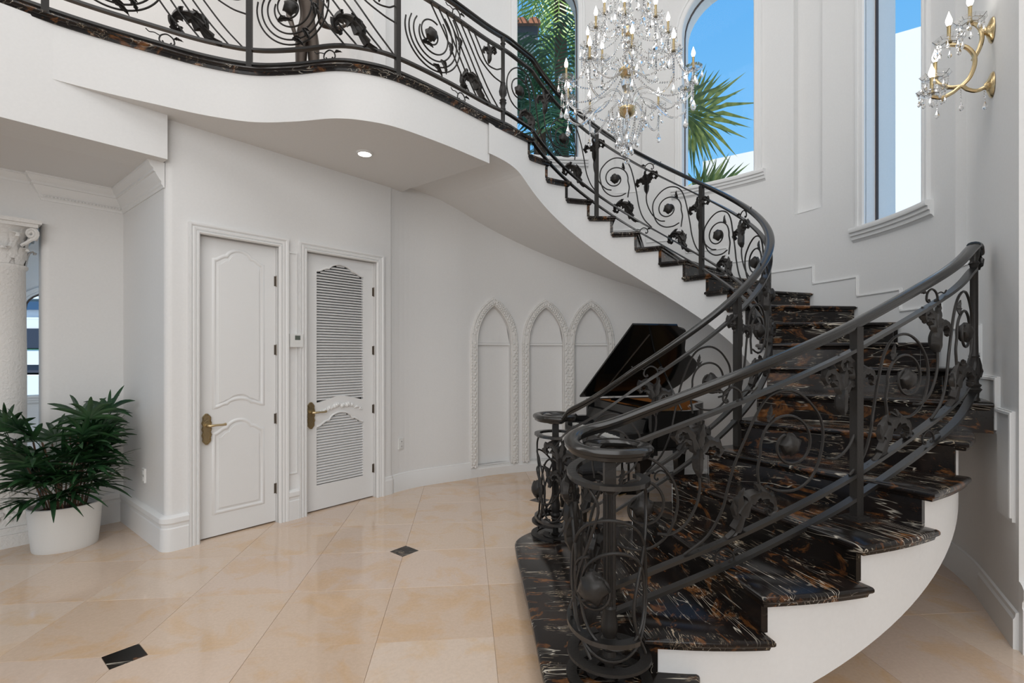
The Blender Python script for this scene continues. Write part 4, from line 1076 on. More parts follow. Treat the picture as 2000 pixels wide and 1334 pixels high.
# turned newel at the head of the stairs
def turned(path, s0, parent, z0, ztop, name='newel'):
    p = path.xy(s0); L = ztop - z0
    prof = [(0.030, 0), (0.030, 0.02), (0.020, 0.03), (0.020, 0.16), (0.026, 0.17), (0.028, 0.18), (0.022, 0.195), (0.024, 0.22), (0.036, 0.24), (0.026, 0.25), (0.034, 0.265), (0.022, 0.275), (0.020, 0.29), (0.033, 0.32), (0.036, 0.345), (0.030, 0.38), (0.020, 0.42), (0.026, 0.43), (0.020, 0.44), (0.0185, 0.55), (0.0185, L - 0.10), (0.027, L - 0.09), (0.018, L - 0.075), (0.024, L - 0.05), (0.026, L)]
    mb = MB(); mb.lathe(prof, 16, (p.x, p.y, z0)); nw = mb.build(name, 'iron', parent, smooth=True, angle=50)
    mb = MB()
    for j in range(8):
        a = 2 * pi * j / 8; mb.tube([(p.x + r * cos(a + tw), p.y + r * sin(a + tw), z0 + z) for r, z, tw in ((0.028, 0.31, 0), (0.037, 0.345, 0.3), (0.030, 0.38, 0.6), (0.021, 0.42, 0.9))], 0.005, 5)
    mb.build('leaf_relief', 'iron', nw, smooth=True); return nw
turned(PI_, s_turn, sr, Z2, Z2 + 0.90)
# posts of the stair railing
kp = [17.7, 13.4, 9.3, 5.95]
sp = [sk_(k) for k in kp]
for k, s_ in zip(kp, sp): post(PI_, s_, sr, int(k) * RISE, plate=False)
bounds = [s_turn] + sp + [s_vol + 0.05]
for a, b in zip(bounds, bounds[1:]):
    L = b - a; n = max(1, round(L / 0.55)); pit = L / n
    for i in range(n):
        motif(PI_, a + pit * i + pit * 0.36, sr, pit, sc=min(1.0, pit / 0.52))
    cscroll(PI_, a + L * 0.5, UPP + 0.006, sr, flip=-1)
    cscroll(PI_, a + L * 0.45, BOT + 0.006, sr, flip=1, sc=0.9)
# newel at the foot with flat scrolls round it
def foot_newel(c, z0, zt, parent, ang, ccw):
    x, y = c
    prof = [(0.030, 0.0), (0.034, 0.012), (0.020, 0.02), (0.022, 0.07), (0.050, 0.075), (0.050, 0.082), (0.030, 0.09), (0.026, 0.11), (0.033, 0.12), (0.026, 0.13), (0.036, 0.145), (0.036, 0.155), (0.027, 0.165), (0.035, 0.20), (0.034, 0.225), (0.026, 0.27), (0.030, 0.285), (0.024, 0.295)]
    mb = MB(); mb.lathe(prof, 16, (x, y, z0)); nw = mb.build('newel', 'iron', parent, smooth=True, angle=45)
    n = 24; R = []
    zc0, zc1 = z0 + 0.29, zt - 0.165
    for z in [zc0 + (zc1 - zc0) * i / 4 for i in range(5)]:
        R.append([(x + (0.026 if j % 2 else 0.021) * cos(2 * pi * j / n), y + (0.026 if j % 2 else 0.021) * sin(2 * pi * j / n), z) for j in range(n)])
    mb = MB(); mb.rings(R); mb.build('fluted_shaft', 'iron', nw)
    mb = MB(); mb.lathe([(0.026, 0), (0.030, 0.01), (0.045, 0.02), (0.045, 0.028), (0.02, 0.03)], 20, (x, y, zc1)); mb.build('collar', 'iron', nw, smooth=True)
    mb = MB(); mb.box((x, y, (zc1 + zt) / 2), (0.046, 0.046, zt - zc1)); mb.build('square_shaft', 'iron', nw)
    mb = MB(); mb.lathe([(0.001, zt - 0.03), (0.055, zt - 0.03), (0.078, zt - 0.012), (0.07, zt + 0.006), (0.04, zt + 0.014), (0.001, zt + 0.016)], 24, (x, y, 0)); mb.build('cap', 'ironrail', nw, smooth=True)
    for zz, r0 in ((z0 + 0.012, 0.155), (z0 + 0.105, 0.150)):
        mb = MB(); pl = []
        for i in range(57):
            t = i / 56; a = ang + (1 if ccw else -1) * t * radians(460); r = r0 * (1 - 0.62 * max(0, (t - 0.5) / 0.5)); pl.append((x + r * cos(a), y + r * sin(a), zz))
        mb.sweep(pl, [(-0.022, -0.006), (-0.022, 0.006), (0.022, 0.006), (0.022, -0.006)]); mb.build('flat_scroll', 'iron', parent)
foot_newel((N1.x, N1.y), RISE, PI_.zb(s_vol + 0.4) + HAND - 0.03, sr, radians(-100), False)
# cage of loops round the foot newel (they wrap with the volute)
def cage(path, s0, parent, dc):
    zc = 0.33
    for d, a, b, dz in ((dc, 0.20, 0.27, 0.0), (dc + 0.02, 0.15, 0.185, -0.04), (dc - 0.26, 0.10, 0.22, 0.03)):
        loop = [(d + a * cos(t), b * sin(t) + dz) for t in [2 * pi * i / 18 for i in range(19)]]
        strand(path, s0, zc, loop, RT, parent, per=3)
    strand(path, s0, zc, spiral(0.045, 0.115, 100, -260, 20, dc - 0.07, 0.0), RT, parent, per=3)
    cast('rosette', path, s0, zc, dc - 0.07, 0.0, parent, 'rosette', 1.9)
    for x in (dc - 0.33, dc - 0.10, dc + 0.16):
        strand_full(path, s0, [(x, UPP), (x + 0.05, UPP - 0.08), (x + 0.02, UPP - 0.2), (x - 0.06, 0.3), (x - 0.05, 0.16), (x + 0.02, 0.05)], RT, parent)
    cast('sprig', path, s0, zc, dc - 0.24, 0.05, parent, 'sprig', 1.7)
    cast_at('leaf', path, s0 + dc - 0.34, 0.32, parent, 'acanthus_leaf', 0.9)
cage(PI_, s_vol, sr, 0.34)

# ---- outer railing, from the post against the wall down to the front newel
N2 = Vector((0.40, 2.07))
base_pts = catmull([(2.665, 2.905, 0), (2.30, 2.66, 0), (1.66, 2.43, 0), (1.10, 2.30, 0), (0.70, 2.255, 0), (0.40, 2.235, 0)], 16)
pts = [Vector((p.x, p.y)) for p in base_pts]; kk2 = [max(kof(p), 1.0) for p in pts]
vi2 = len(pts)
for i in range(1, 61):
    t = i / 60; a = radians(90) + t * radians(520); r = 0.165 - 0.02 * min(1, t * 3) if t < 0.52 else 0.145 - (t - 0.52) / 0.48 * 0.095
    pts.append(N2 + Vector((cos(a), sin(a))) * r); kk2.append(-5)
PO = Path(pts, lambda i: 0.0)
ZK = [(2.665, 1.265), (2.20, 1.045), (1.66, 0.79), (1.10, 0.575), (0.60, 0.395), (0.40, 0.32)]
def zq(x):
    for (xa, za), (xb, zb_) in zip(ZK, ZK[1:]):
        if x >= xb: return zb_ + (za - zb_) * (x - xb) / (xa - xb)
    return ZK[-1][1]
PO.z = [zq(p.x) if i < vi2 else 0.32 - 0.06 * min(1.0, (i - vi2) / 14) for i, p in enumerate(pts)]
for _ in range(25): PO.z = [PO.z[0]] + [(PO.z[i - 1] + PO.z[i] * 2 + PO.z[i + 1]) / 4 for i in range(1, len(PO.z) - 1)] + [PO.z[-1]]
sv2 = PO.s[vi2]
fr_ = empty('stair_railing', (0.40, 2.07, RISE), 'short black iron scroll railing on the near side of the lower steps', 'railing')
rail_run(PO, 0.0, PO.L - 0.02, HAND, HPROF, 'handrail', 'ironrail', fr_, step=0.025, smooth=True)
rail_run(PO, 0.02, sv2 + 0.75, UPP, BAR, 'upper_bar', 'ironbar', fr_, step=0.025)
rail_run(PO, 0.02, sv2 + 0.55, LOW, BAR, 'lower_bar', 'ironbar', fr_, step=0.025)
rail_run(PO, 0.02, sv2 - 0.02, BOT, BAR, 'bottom_bar', 'ironbar', fr_, step=0.03)
s_mid = PO.near((1.66, 2.43))
post(PO, s_mid, fr_, 4 * RISE)
turned(PO, 0.012, fr_, 6 * RISE, PO.zb(0.0) + HAND - 0.02)
# drooping end of the handrail over the top post
p = PO.at(0.0, HAND); t = PO.tan(0.02)
mb = MB(); mb.sweep([p + Vector((-t.x * q_, -t.y * q_, -dz)) for q_, dz in ((-0.02, -0.002), (0.02, -0.004), (0.045, 0.008), (0.055, 0.04), (0.05, 0.08), (0.035, 0.11))], [(a * s_, b) for s_ in (1,) for a, b in HPROF]); mb.build('handrail_end', 'ironrail', fr_, smooth=True)
for s_ in (0.207, 0.78): motif(PO, s_, fr_, s_mid / 2, sc=1.0)
motif(PO, s_mid + 0.385, fr_, 0.76, sc=1.12); motif(PO, s_mid + 1.10, fr_, 0.62, sc=1.0)
cast_at('leaf', PO, s_mid + 0.085, UPP - 0.27, fr_, 'acanthus_leaf', 1.1)
for a, b in ((0.0, s_mid), (s_mid, sv2)):
    L = b - a
    cscroll(PO, a + L * 0.52, UPP + 0.006, fr_, flip=1)
    cscroll(PO, a + L * 0.55, BOT + 0.006, fr_, flip=-1)
foot_newel((N2.x, N2.y), RISE, PO.zb(sv2 + 0.4) + HAND - 0.03, fr_, radians(100), True)
cage(PO, sv2, fr_, 0.44)
# ================================================================== CHANDELIER
CC = Vector((1.0, 4.38))
ch = empty('chandelier', (CC.x, CC.y, 3.12), 'large tiered crystal chandelier with lit candle bulbs in front of the windows', 'chandelier')
random.seed(11)
def tmp_mesh(fn, name, mat, smooth=False):
    mb = MB(); fn(mb); o = mb.build(name, mat, None, smooth=smooth, angle=40); me = o.data; bpy.data.objects.remove(o); return me
def f_drop(mb):
    mb.lathe([(0.0006, 0.0), (0.004, -0.006), (0.0006, -0.012), (0.003, -0.018), (0.013, -0.046), (0.014, -0.054), (0.009, -0.066), (0.0006, -0.072)], 6)
def f_bob(mb):
    n = 16; R = []
    for r, z in ((0.012, 0.0), (0.030, -0.006), (0.052, 0.002), (0.066, 0.020), (0.063, 0.022), (0.050, 0.008), (0.030, 0.0), (0.012, 0.006)):
        R.append([((r * (1 + (0.10 if j % 2 else 0))) * cos(2 * pi * j / n), (r * (1 + (0.10 if j % 2 else 0))) * sin(2 * pi * j / n), z) for j in range(n)])
    mb.rings(R)
def f_candle(mb): mb.lathe([(0.016, -0.012), (0.018, 0.0), (0.010, 0.006), (0.0095, 0.01), (0.0095, 0.082), (0.012, 0.086), (0.006, 0.09)], 10)
def f_bulb(mb): mb.lathe([(0.006, 0.088), (0.012, 0.097), (0.0165, 0.112), (0.0155, 0.125), (0.009, 0.145), (0.004, 0.160), (0.0008, 0.172)], 10)
def f_bead(mb): mb.ball((0, 0, 0), 0.0075, 6, 4)
XM = {'drop': tmp_mesh(f_drop, 'crystal_drop', 'crystal'), 'bob': tmp_mesh(f_bob, 'bobeche', 'crystal'), 'candle': tmp_mesh(f_candle, 'candle_sleeve', 'candle', True), 'bulb': tmp_mesh(f_bulb, 'bulb', 'bulb', True)}
def place(kind, name, parent, p, s=1.0): return inst(XM[kind], name, parent, Matrix.Translation(p) @ Matrix.Rotation(random.uniform(0, 6.28), 4, 'Z') @ Matrix.Scale(s, 4))
def beads(mb, pts, step=0.020, r=0.0086):
    acc = 0.0; last = Vector(pts[0])
    for q_ in pts[1:]:
        q_ = Vector(q_); seg = (q_ - last).length
        while acc <= seg and seg > 1e-6:
            c = last + (q_ - last) * (acc / seg); mb.ball(c, r, 5, 3); acc += step
        acc -= seg; last = q_
def swag(a, b, sag, n=10): return [a + (b - a) * (i / n) - Vector((0, 0, sag * 4 * (i / n) * (1 - i / n))) for i in range(n + 1)]
def tier(n, R, zh, zc, off, ncry, dropz):
    """arms leave the hub at zh, dip, rise to a cup at radius R and height zc"""
    cups = []
    for i in range(n):
        a = off + 2 * pi * i / n; d = Vector((cos(a), sin(a), 0)); c0 = Vector((CC.x, CC.y, 0))
        prof = [(0.03, zh), (0.10, zh + 0.10 * (R / 0.55)), (0.20 * R / 0.55 + 0.03, zh + 0.085 * R / 0.55), (0.38 * R / 0.55, zh - 0.03), (0.47 * R / 0.55, zh - 0.035), (0.54 * R / 0.55, zh + 0.03), (R, zc - 0.06), (R, zc - 0.01)]
        mb = MB(); mb.tube([c0 + d * p.x + Vector((0, 0, p.y)) for p in catmull([(x, z, 0) for x, z in prof], 5)], 0.0088, 8); mb.build('arm', 'crystal', ch, smooth=True)
        cup = c0 + d * R + Vector((0, 0, zc)); cups.append(cup)
        place('bob', 'bobeche', ch, cup); place('candle', 'candle_sleeve', ch, cup + Vector((0, 0, 0.012))); place('bulb', 'bulb', ch, cup + Vector((0, 0, 0.012)))
        mb = MB()
        for j in range(ncry):
            b = 2 * pi * j / ncry + a; e_ = cup + Vector((0.066 * cos(b), 0.066 * sin(b), 0.012)); L = random.choice((0.03, 0.05, 0.08))
            beads(mb, [e_, e_ - Vector((0, 0, L))], 0.016, 0.0065); place('drop', 'crystal_drop', ch, e_ - Vector((0, 0, L)), random.uniform(0.95, 1.4))
        low = cup - Vector((0, 0, 0.06)); beads(mb, [low, low - Vector((0, 0, dropz))]); place('drop', 'crystal_drop', ch, low - Vector((0, 0, dropz)), 1.7)
        mb.build('bead_strand', 'crystal', ch)['kind'] = 'stuff'
    return cups
T1 = tier(10, 0.545, 3.62, 3.83, 0.16, 5, 0.16); T2 = tier(8, 0.34, 3.96, 4.22, 0.5, 5, 0.10); T3 = tier(5, 0.20, 4.30, 4.50, 0.2, 4, 0.06)
mb = MB()
for cups, hz, sg in ((T1, 4.02, 0.14), (T2, 4.36, 0.10), (T3, 4.70, 0.05)):
    n = len(cups)
    for i in range(n):
        beads(mb, swag(cups[i] + Vector((0, 0, 0.01)), cups[(i + 1) % n] + Vector((0, 0, 0.01)), 0.09 if n > 5 else 0.05, 8))
        beads(mb, swag(cups[i], Vector((CC.x, CC.y, hz)), sg, 10))
mb.build('bead_swags', 'crystal', ch)['kind'] = 'stuff'
def col(prof, name, mat, sm=True):
    mb = MB(); mb.lathe(prof, 16, (CC.x, CC.y, 0)); return mb.build(name, mat, ch, smooth=sm)
col([(0.012, 3.66), (0.05, 3.68), (0.022, 3.75), (0.045, 3.82), (0.055, 3.86), (0.02, 3.92), (0.012, 3.95)], 'glass_baluster', 'crystal', False)
col([(0.012, 4.0), (0.04, 4.03), (0.02, 4.1), (0.042, 4.17), (0.05, 4.2), (0.02, 4.27), (0.012, 4.29)], 'glass_baluster', 'crystal', False)
col([(0.012, 4.33), (0.04, 4.37), (0.02, 4.46), (0.045, 4.56), (0.02, 4.66), (0.012, 4.75)], 'glass_baluster', 'crystal', False)
for z, r in ((3.60, 0.075), (3.94, 0.07), (4.29, 0.05)):
    col([(0.01, z + 0.03), (r, z + 0.025), (r * 1.06, z + 0.012), (r, z), (r * 0.75, z - 0.03), (r * 0.35, z - 0.052), (0.01, z - 0.058)], 'brass_bowl', 'brass')
col([(0.007, 4.7), (0.007, 7.39)], 'stem_rod', 'brass'); col([(0.01, 7.33), (0.07, 7.36), (0.08, 7.395)], 'ceiling_rose', 'brass')
# basket of crystals under the lowest bowl
mb = MB(); c0 = Vector((CC.x, CC.y, 0))
for i in range(14):
    a = 2 * pi * i / 14; d = Vector((cos(a), sin(a), 0))
    beads(mb, [c0 + d * 0.16 + Vector((0, 0, 3.60)), c0 + d * 0.15 + Vector((0, 0, 3.50)), c0 + d * 0.10 + Vector((0, 0, 3.38)), c0 + d * 0.03 + Vector((0, 0, 3.30))], 0.02)
mb.build('bead_basket', 'crystal', ch)['kind'] = 'stuff'
for i in range(14):
    a = 2 * pi * i / 14; place('drop', 'crystal_drop', ch, c0 + Vector((0.16 * cos(a), 0.16 * sin(a), 3.55)), 1.3)
    if i % 2 == 0: place('drop', 'crystal_drop', ch, c0 + Vector((0.085 * cos(a), 0.085 * sin(a), 3.40)), 1.6)
    if i % 3 == 0: place('drop', 'crystal_drop', ch, c0 + Vector((0.04 * cos(a), 0.04 * sin(a), 3.31)), 1.3)
mb = MB(); beads(mb, [c0 + Vector((0, 0, 3.32)), c0 + Vector((0, 0, 3.20))], 0.022, 0.009); mb.ball((CC.x, CC.y, 3.165), 0.024, 8, 5); mb.build('finial_crystal', 'crystal', ch)

# ================================================================== WALL SCONCE
sb0 = pA + dirR * 0.20; sn = Vector((dirR.y, -dirR.x))
if sn.dot(CO - sb0) < 0: sn = -sn
sp3 = lambda a, z, l=0.0: (sb0.x + sn.x * a + dirR.x * l, sb0.y + sn.y * a + dirR.y * l, z)
sco = empty('wall_sconce', sp3(0, 3.05), 'gold and crystal candle sconce on the wall at top right', 'sconce')
fr = Matrix(((dirR.x, 0, sn.x, sb0.x), (dirR.y, 0, sn.y, sb0.y), (0, 1, 0, 0), (0, 0, 0, 1)))
for zc_ in (3.045, 3.36):
    mb = MB(); mb.lathe([(0.045, 0.0), (0.055, 0.004), (0.050, 0.012), (0.034, 0.020), (0.018, 0.030), (0.010, 0.04)], 16); v = [fr @ Vector((x, y * 1.35, z)) + Vector((0, 0, zc_)) for x, y, z in mb.v]
    m2 = MB(); m2.add(v, mb.f); m2.build('backplate', 'brass', sco, smooth=True)
ARMS = [[(0.02, 3.045), (0.07, 3.028), (0.11, 3.045), (0.14, 3.072), (0.18, 3.045), (0.23, 3.028), (0.275, 3.045)],
        [(0.14, 3.072), (0.105, 3.11), (0.085, 3.17), (0.088, 3.225), (0.12, 3.275), (0.165, 3.30), (0.205, 3.31)],
        [(0.14, 3.072), (0.185, 3.085), (0.225, 3.115), (0.25, 3.16)],
        [(0.087, 3.21), (0.06, 3.27), (0.048, 3.33), (0.056, 3.385), (0.08, 3.42), (0.10, 3.425)], [(0.02, 3.36), (0.05, 3.36)]]
offs = [0.0, 0.05, -0.05, 0.0, 0.0]
for A_, lo_ in zip(ARMS, offs):
    n = len(A_); mb = MB(); pl = catmull([(a, z, lo_ * (i / (n - 1))) for i, (a, z) in enumerate(A_)], 5)
    mb.tube([sp3(p.x, p.y, p.z) for p in pl], 0.0115, 8); mb.build('arm', 'brass', sco, smooth=True)
random.seed(5)
for a, z, l in ((0.10, 3.43, 0.0), (0.205, 3.32, 0.05), (0.25, 3.17, -0.05), (0.275, 3.06, 0.0)):
    c = Vector(sp3(a, z, l)); place('bob', 'bobeche', sco, c, 1.1); place('candle', 'candle_sleeve', sco, c + Vector((0, 0, 0.012))); place('bulb', 'bulb', sco, c + Vector((0, 0, 0.012)))
    mb = MB()
    for j in range(8):
        b = 2 * pi * j / 8; e_ = c + Vector((0.06 * cos(b), 0.06 * sin(b), 0.01)); L = random.choice((0.02, 0.04)); beads(mb, [e_, e_ - Vector((0, 0, L))], 0.016, 0.006)
        place('drop', 'crystal_drop', sco, e_ - Vector((0, 0, L)), random.uniform(0.6, 0.9))
    mb.build('bead_strand', 'crystal', sco)['kind'] = 'stuff'
for a, z in ((0.25, 3.03), (0.14, 3.05), (0.035, 3.03)):
    mb = MB(); c = Vector(sp3(a, z)); beads(mb, [c, c - Vector((0, 0, 0.06))], 0.015, 0.006); mb.build('bead_strand', 'crystal', sco)['kind'] = 'stuff'; place('drop', 'crystal_drop', sco, c - Vector((0, 0, 0.06)), 0.9)

# ================================================================== GRAND PIANO AND BENCH
P0 = Vector((0.62, 5.72)); e1 = Vector((0.26, -0.966)).normalized(); e2 = Vector((-e1.y, e1.x))
if e2.x < 0: e2 = -e2
pp = lambda a, b, z: Vector((P0.x + e1.x * a + e2.x * b, P0.y + e1.y * a + e2.y * b, z))
pno = empty('grand_piano', pp(0.7, 0.5, 0), 'glossy black grand piano with raised lid under the stairs', 'piano')
OUT = [(0.0, 0.28), (1.42, 0.28), (1.42, 0.62)] + [(p.x, p.y) for p in catmull([(1.42, 0.62, 0), (1.36, 0.76, 0), (1.18, 0.86, 0), (1.0, 0.96, 0), (0.88, 1.10, 0), (0.76, 1.24, 0), (0.58, 1.32, 0), (0.36, 1.33, 0), (0.14, 1.27, 0), (0.0, 1.14, 0)], 4)][1:]
OUTi = inset_poly(OUT, 0.05)
if area(OUTi) > area(OUT): OUTi = inset_poly(OUT, -0.05)
def ring_wall(mb, A_, B_, z0, z1):
    n = len(A_)
    R = [[pp(A_[i][0], A_[i][1], z0), pp(A_[i][0], A_[i][1], z1), pp(B_[i][0], B_[i][1], z1), pp(B_[i][0], B_[i][1], z0)] for i in range(n)]
    mb.rings(R, loop=True)
def plate(mb, A_, z0, z1):
    n = len(A_); mb.add([pp(a, b, z0) for a, b in A_] + [pp(a, b, z1) for a, b in A_], [tuple(range(n)), tuple(range(2 * n - 1, n - 1, -1))] + [(i, n + i, n + (i + 1) % n, (i + 1) % n) for i in range(n)])
mb = MB(); ring_wall(mb, OUT, OUTi, 0.66, 0.985); mb.build('rim', 'lacquer', pno)
mb = MB(); plate(mb, OUT, 0.64, 0.67); mb.build('bottom_board', 'lacquer', pno)
mb = MB(); plate(mb, inset_poly(OUTi, 0.002 if area(OUTi) > 0 else -0.002), 0.86, 0.875); mb.build('cast_plate', 'gold', pno)
mb = MB(); ring_wall(mb, OUTi, inset_poly(OUTi, 0.012), 0.87, 0.975); mb.build('inner_veneer', 'wood', pno)
for a in range(20):
    pass
mb = MB()
for i in range(22):
    a = 0.1 + 1.2 * i / 21; b1 = 1.15 - 0.55 * (i / 21) ** 1.3
    mb.tube([pp(a, 0.42, 0.905), pp(a * 0.9, b1, 0.905)], 0.0025, 4)
mb.build('strings', 'brass', pno)
def pbox(a0, a1, b0, b1, z0, z1, name, mat):
    mb = MB(); plate(mb, [(a0, b0), (a1, b0), (a1, b1), (a0, b1)], z0, z1); return mb.build(name, mat, pno)
pbox(0.0, 1.42, 0.0, 0.30, 0.60, 0.66, 'key_bed', 'lacquer'); pbox(0.0, 1.42, -0.02, 0.03, 0.60, 0.70, 'key_slip', 'lacquer')
pbox(0.0, 0.09, -0.02, 0.30, 0.66, 0.80, 'cheek_block', 'lacquer'); pbox(1.33, 1.42, -0.02, 0.30, 0.66, 0.80, 'cheek_block', 'lacquer')
pbox(0.0, 0.05, 0.24, 0.34, 0.66, 0.985, 'arm', 'lacquer'); pbox(1.37, 1.42, 0.24, 0.34, 0.66, 0.985, 'arm', 'lacquer')
mb = MB(); nk = 52
for i in range(nk):
    a0 = 0.095 + 1.23 * i / nk; plate(mb, [(a0, 0.03), (a0 + 1.23 / nk - 0.0012, 0.03), (a0 + 1.23 / nk - 0.0012, 0.18), (a0, 0.18)], 0.70, 0.725)
wk = mb.build('white_keys', 'ivory', pno); wk['kind'] = 'stuff'
mb = MB()
for i in range(nk - 1):
    if i % 7 in (1, 4): continue
    a0 = 0.095 + 1.23 * (i + 1) / nk; plate(mb, [(a0 - 0.005, 0.08), (a0 + 0.005, 0.08), (a0 + 0.005, 0.18), (a0 - 0.005, 0.18)], 0.72, 0.738)
bk = mb.build('black_keys', 'felt', pno); bk['kind'] = 'stuff'
mb = MB(); v = [pp(0.09, 0.18, 0.72), pp(1.33, 0.18, 0.72), pp(1.33, 0.235, 0.90), pp(0.09, 0.235, 0.90), pp(0.09, 0.21, 0.72), pp(1.33, 0.21, 0.72), pp(1.33, 0.26, 0.90), pp(0.09, 0.26, 0.90)]
mb.add(v, [(0, 1, 2, 3), (7, 6, 5, 4), (0, 4, 5, 1), (1, 5, 6, 2), (2, 6, 7, 3), (3, 7, 4, 0)]); mb.build('fallboard', 'lacquer', pno)
mb = MB(); v = [pp(0.36, 0.42, 0.99), pp(1.06, 0.42, 0.99), pp(1.06, 0.52, 1.16), pp(0.36, 0.52, 1.16), pp(0.36, 0.44, 0.99), pp(1.06, 0.44, 0.99), pp(1.06, 0.54, 1.16), pp(0.36, 0.54, 1.16)]
v = [pp(0.3, 0.40, 0.985), pp(1.12, 0.40, 0.985), pp(1.12, 0.62, 0.985), pp(0.3, 0.62, 0.985), pp(0.3, 0.40, 1.0), pp(1.12, 0.40, 1.0), pp(1.12, 0.62, 1.0), pp(0.3, 0.62, 1.0)]
mb.add(v, [(0, 1, 2, 3), (7, 6, 5, 4), (0, 4, 5, 1), (1, 5, 6, 2), (2, 6, 7, 3), (3, 7, 4, 0)]); mb.build('music_desk', 'lacquer', pno)
# lid, hinged along the far (bass) side
al = radians(31.5); LIDO = [(a, b) for a, b in OUT]; LIDO[0] = (0.0, 0.16); LIDO[1] = (1.45, 0.16); LIDO[2] = (1.45, 0.62)
def lidp(a, b, n): return pp(a * cos(al) - n * sin(al), b, 1.0 + a * sin(al) + n * cos(al))
n = len(LIDO); mb = MB(); mb.add([lidp(a, b, 0.0) for a, b in LIDO] + [lidp(a, b, 0.018) for a, b in LIDO], [tuple(range(n)), tuple(range(2 * n - 1, n - 1, -1))] + [(i, n + i, n + (i + 1) % n, (i + 1) % n) for i in range(n)])
lid = mb.build('lid', 'lacquer', pno)
mb = MB(); mb.tube([lidp(0.12, 0.40, -0.004), lidp(1.30, 0.40, -0.004)], 0.006, 6); mb.build('lid_batten', 'hinge', lid)
mb = MB(); mb.tube([pp(1.30, 0.62, 0.98), lidp(0.98, 0.62, -0.004)], 0.009, 6); mb.build('lid_prop', 'lacquer', pno)
for a, b in ((0.12, 0.22), (1.30, 0.22), (0.50, 1.12)):
    c = pp(a, b, 0); mb = MB(); fr = Matrix(((e1.x, e2.x, 0, c.x), (e1.y, e2.y, 0, c.y), (0, 0, 1, 0), (0, 0, 0, 1)))
    R = [[fr @ Vector((sx_ * w_, sy_ * w_, z)) for sx_, sy_ in ((-1, -1), (1, -1), (1, 1), (-1, 1))] for w_, z in ((0.030, 0.05), (0.036, 0.10), (0.050, 0.45), (0.062, 0.56), (0.070, 0.58), (0.070, 0.645))]
    mb.rings(R); lg = mb.build('leg', 'lacquer', pno); mb = MB(); mb.lathe([(0.012, 0.0), (0.022, 0.01), (0.022, 0.04), (0.010, 0.055)], 10, tuple(c)); mb.build('caster', 'brass', lg, smooth=True)
mb = MB()
for a in (0.64, 0.78): mb.tube([pp(a, 0.36, 0.12), pp(a, 0.36, 0.62)], 0.012, 6)
mb.box(pp(0.71, 0.36, 0.10), (0.20, 0.10, 0.05)); ly = mb.build('pedal_lyre', 'lacquer', pno)
for a in (0.66, 0.71, 0.76):
    mb = MB(); mb.tube([pp(a, 0.34, 0.09), pp(a, 0.26, 0.075)], [0.008, 0.013], 6); mb.build('pedal', 'brass', ly)
bn = empty('piano_bench', pp(1.0, -0.20, 0), 'black padded piano bench in front of the keyboard', 'bench')
def bbox(a0, a1, b0, b1, z0, z1, name, mat):
    mb = MB(); plate(mb, [(a0, b0), (a1, b0), (a1, b1), (a0, b1)], z0, z1); return mb.build(name, mat, bn)
bbox(0.70, 1.30, -0.36, -0.04, 0.38, 0.44, 'apron', 'lacquer')
mb = MB(); R = []
for z, ins in ((0.44, 0.012), (0.455, 0.0), (0.475, 0.0), (0.49, 0.02)):
    R.append([pp(a, b, z) for a, b in ((0.70 + ins, -0.36 + ins), (1.30 - ins, -0.36 + ins), (1.30 - ins, -0.04 - ins), (0.70 + ins, -0.04 - ins))])
mb.rings(R); mb.build('cushion', 'felt', bn)
for a in (0.73, 1.27):
    for b in (-0.33, -0.07):
        mb = MB(); mb.rings([[pp(a + x * w_, b + y * w_, z) for x, y in ((-1, -1), (1, -1), (1, 1), (-1, 1))] for w_, z in ((0.016, 0.0), (0.024, 0.38))]); mb.build('leg', 'lacquer', bn)

# ================================================================== POTTED PALM
pc = Vector((-3.47, 3.92)); pl = empty('potted_palm', (pc.x, pc.y, 0), 'leafy dark green lady palm in an oval white pot by the short wall', 'plant')
random.seed(21)
def oval(rx, ry, z, n=36, rot=0.65): return [(pc.x + rx * cos(2 * pi * j / n) * cos(rot) - ry * sin(2 * pi * j / n) * sin(rot), pc.y + rx * cos(2 * pi * j / n) * sin(rot) + ry * sin(2 * pi * j / n) * cos(rot), z) for j in range(n)]
mb = MB(); mb.rings([oval(a * 0.225, a * 0.185, z) for a, z in ((0.86, 0.0), (0.88, 0.012), (0.89, 0.03), (0.93, 0.12), (0.97, 0.24), (1.0, 0.33), (0.97, 0.335), (0.94, 0.33), (0.92, 0.27))]); mb.build('pot', 'pot', pl, smooth=True, angle=50)
mb = MB(); mb.rings([oval(a * 0.205, a * 0.168, z) for a, z in ((1.0, 0.22), (0.99, 0.285), (0.5, 0.298), (0.02, 0.30))]); mb.build('soil', 'soil', pl, smooth=True)
def leaflet(mb, o, d, L, w_, droop, up):
    d = d.normalized(); sd = d.cross(up).normalized(); n = 6; R = []
    for i in range(n + 1):
        t = i / n; c = o + d * (L * t) - Vector((0, 0, droop * t * t * L)); ww = w_ * (0.35 + 1.0 * sin(pi * min(1, 0.12 + 0.86 * t)) ) * (1 - 0.25 * t) if t < 0.999 else w_ * 0.12
        f = up * (0.15 * ww)
        R.append([c - sd * ww + f, c - up * 0.001, c + sd * ww + f])
    v = [p for r in R for p in r]; fcs = []
    for i in range(n):
        for j in range(2): a = i * 3 + j; fcs.append((a, a + 1, a + 4, a + 3))
    mb.add(v, fcs)
stems = []
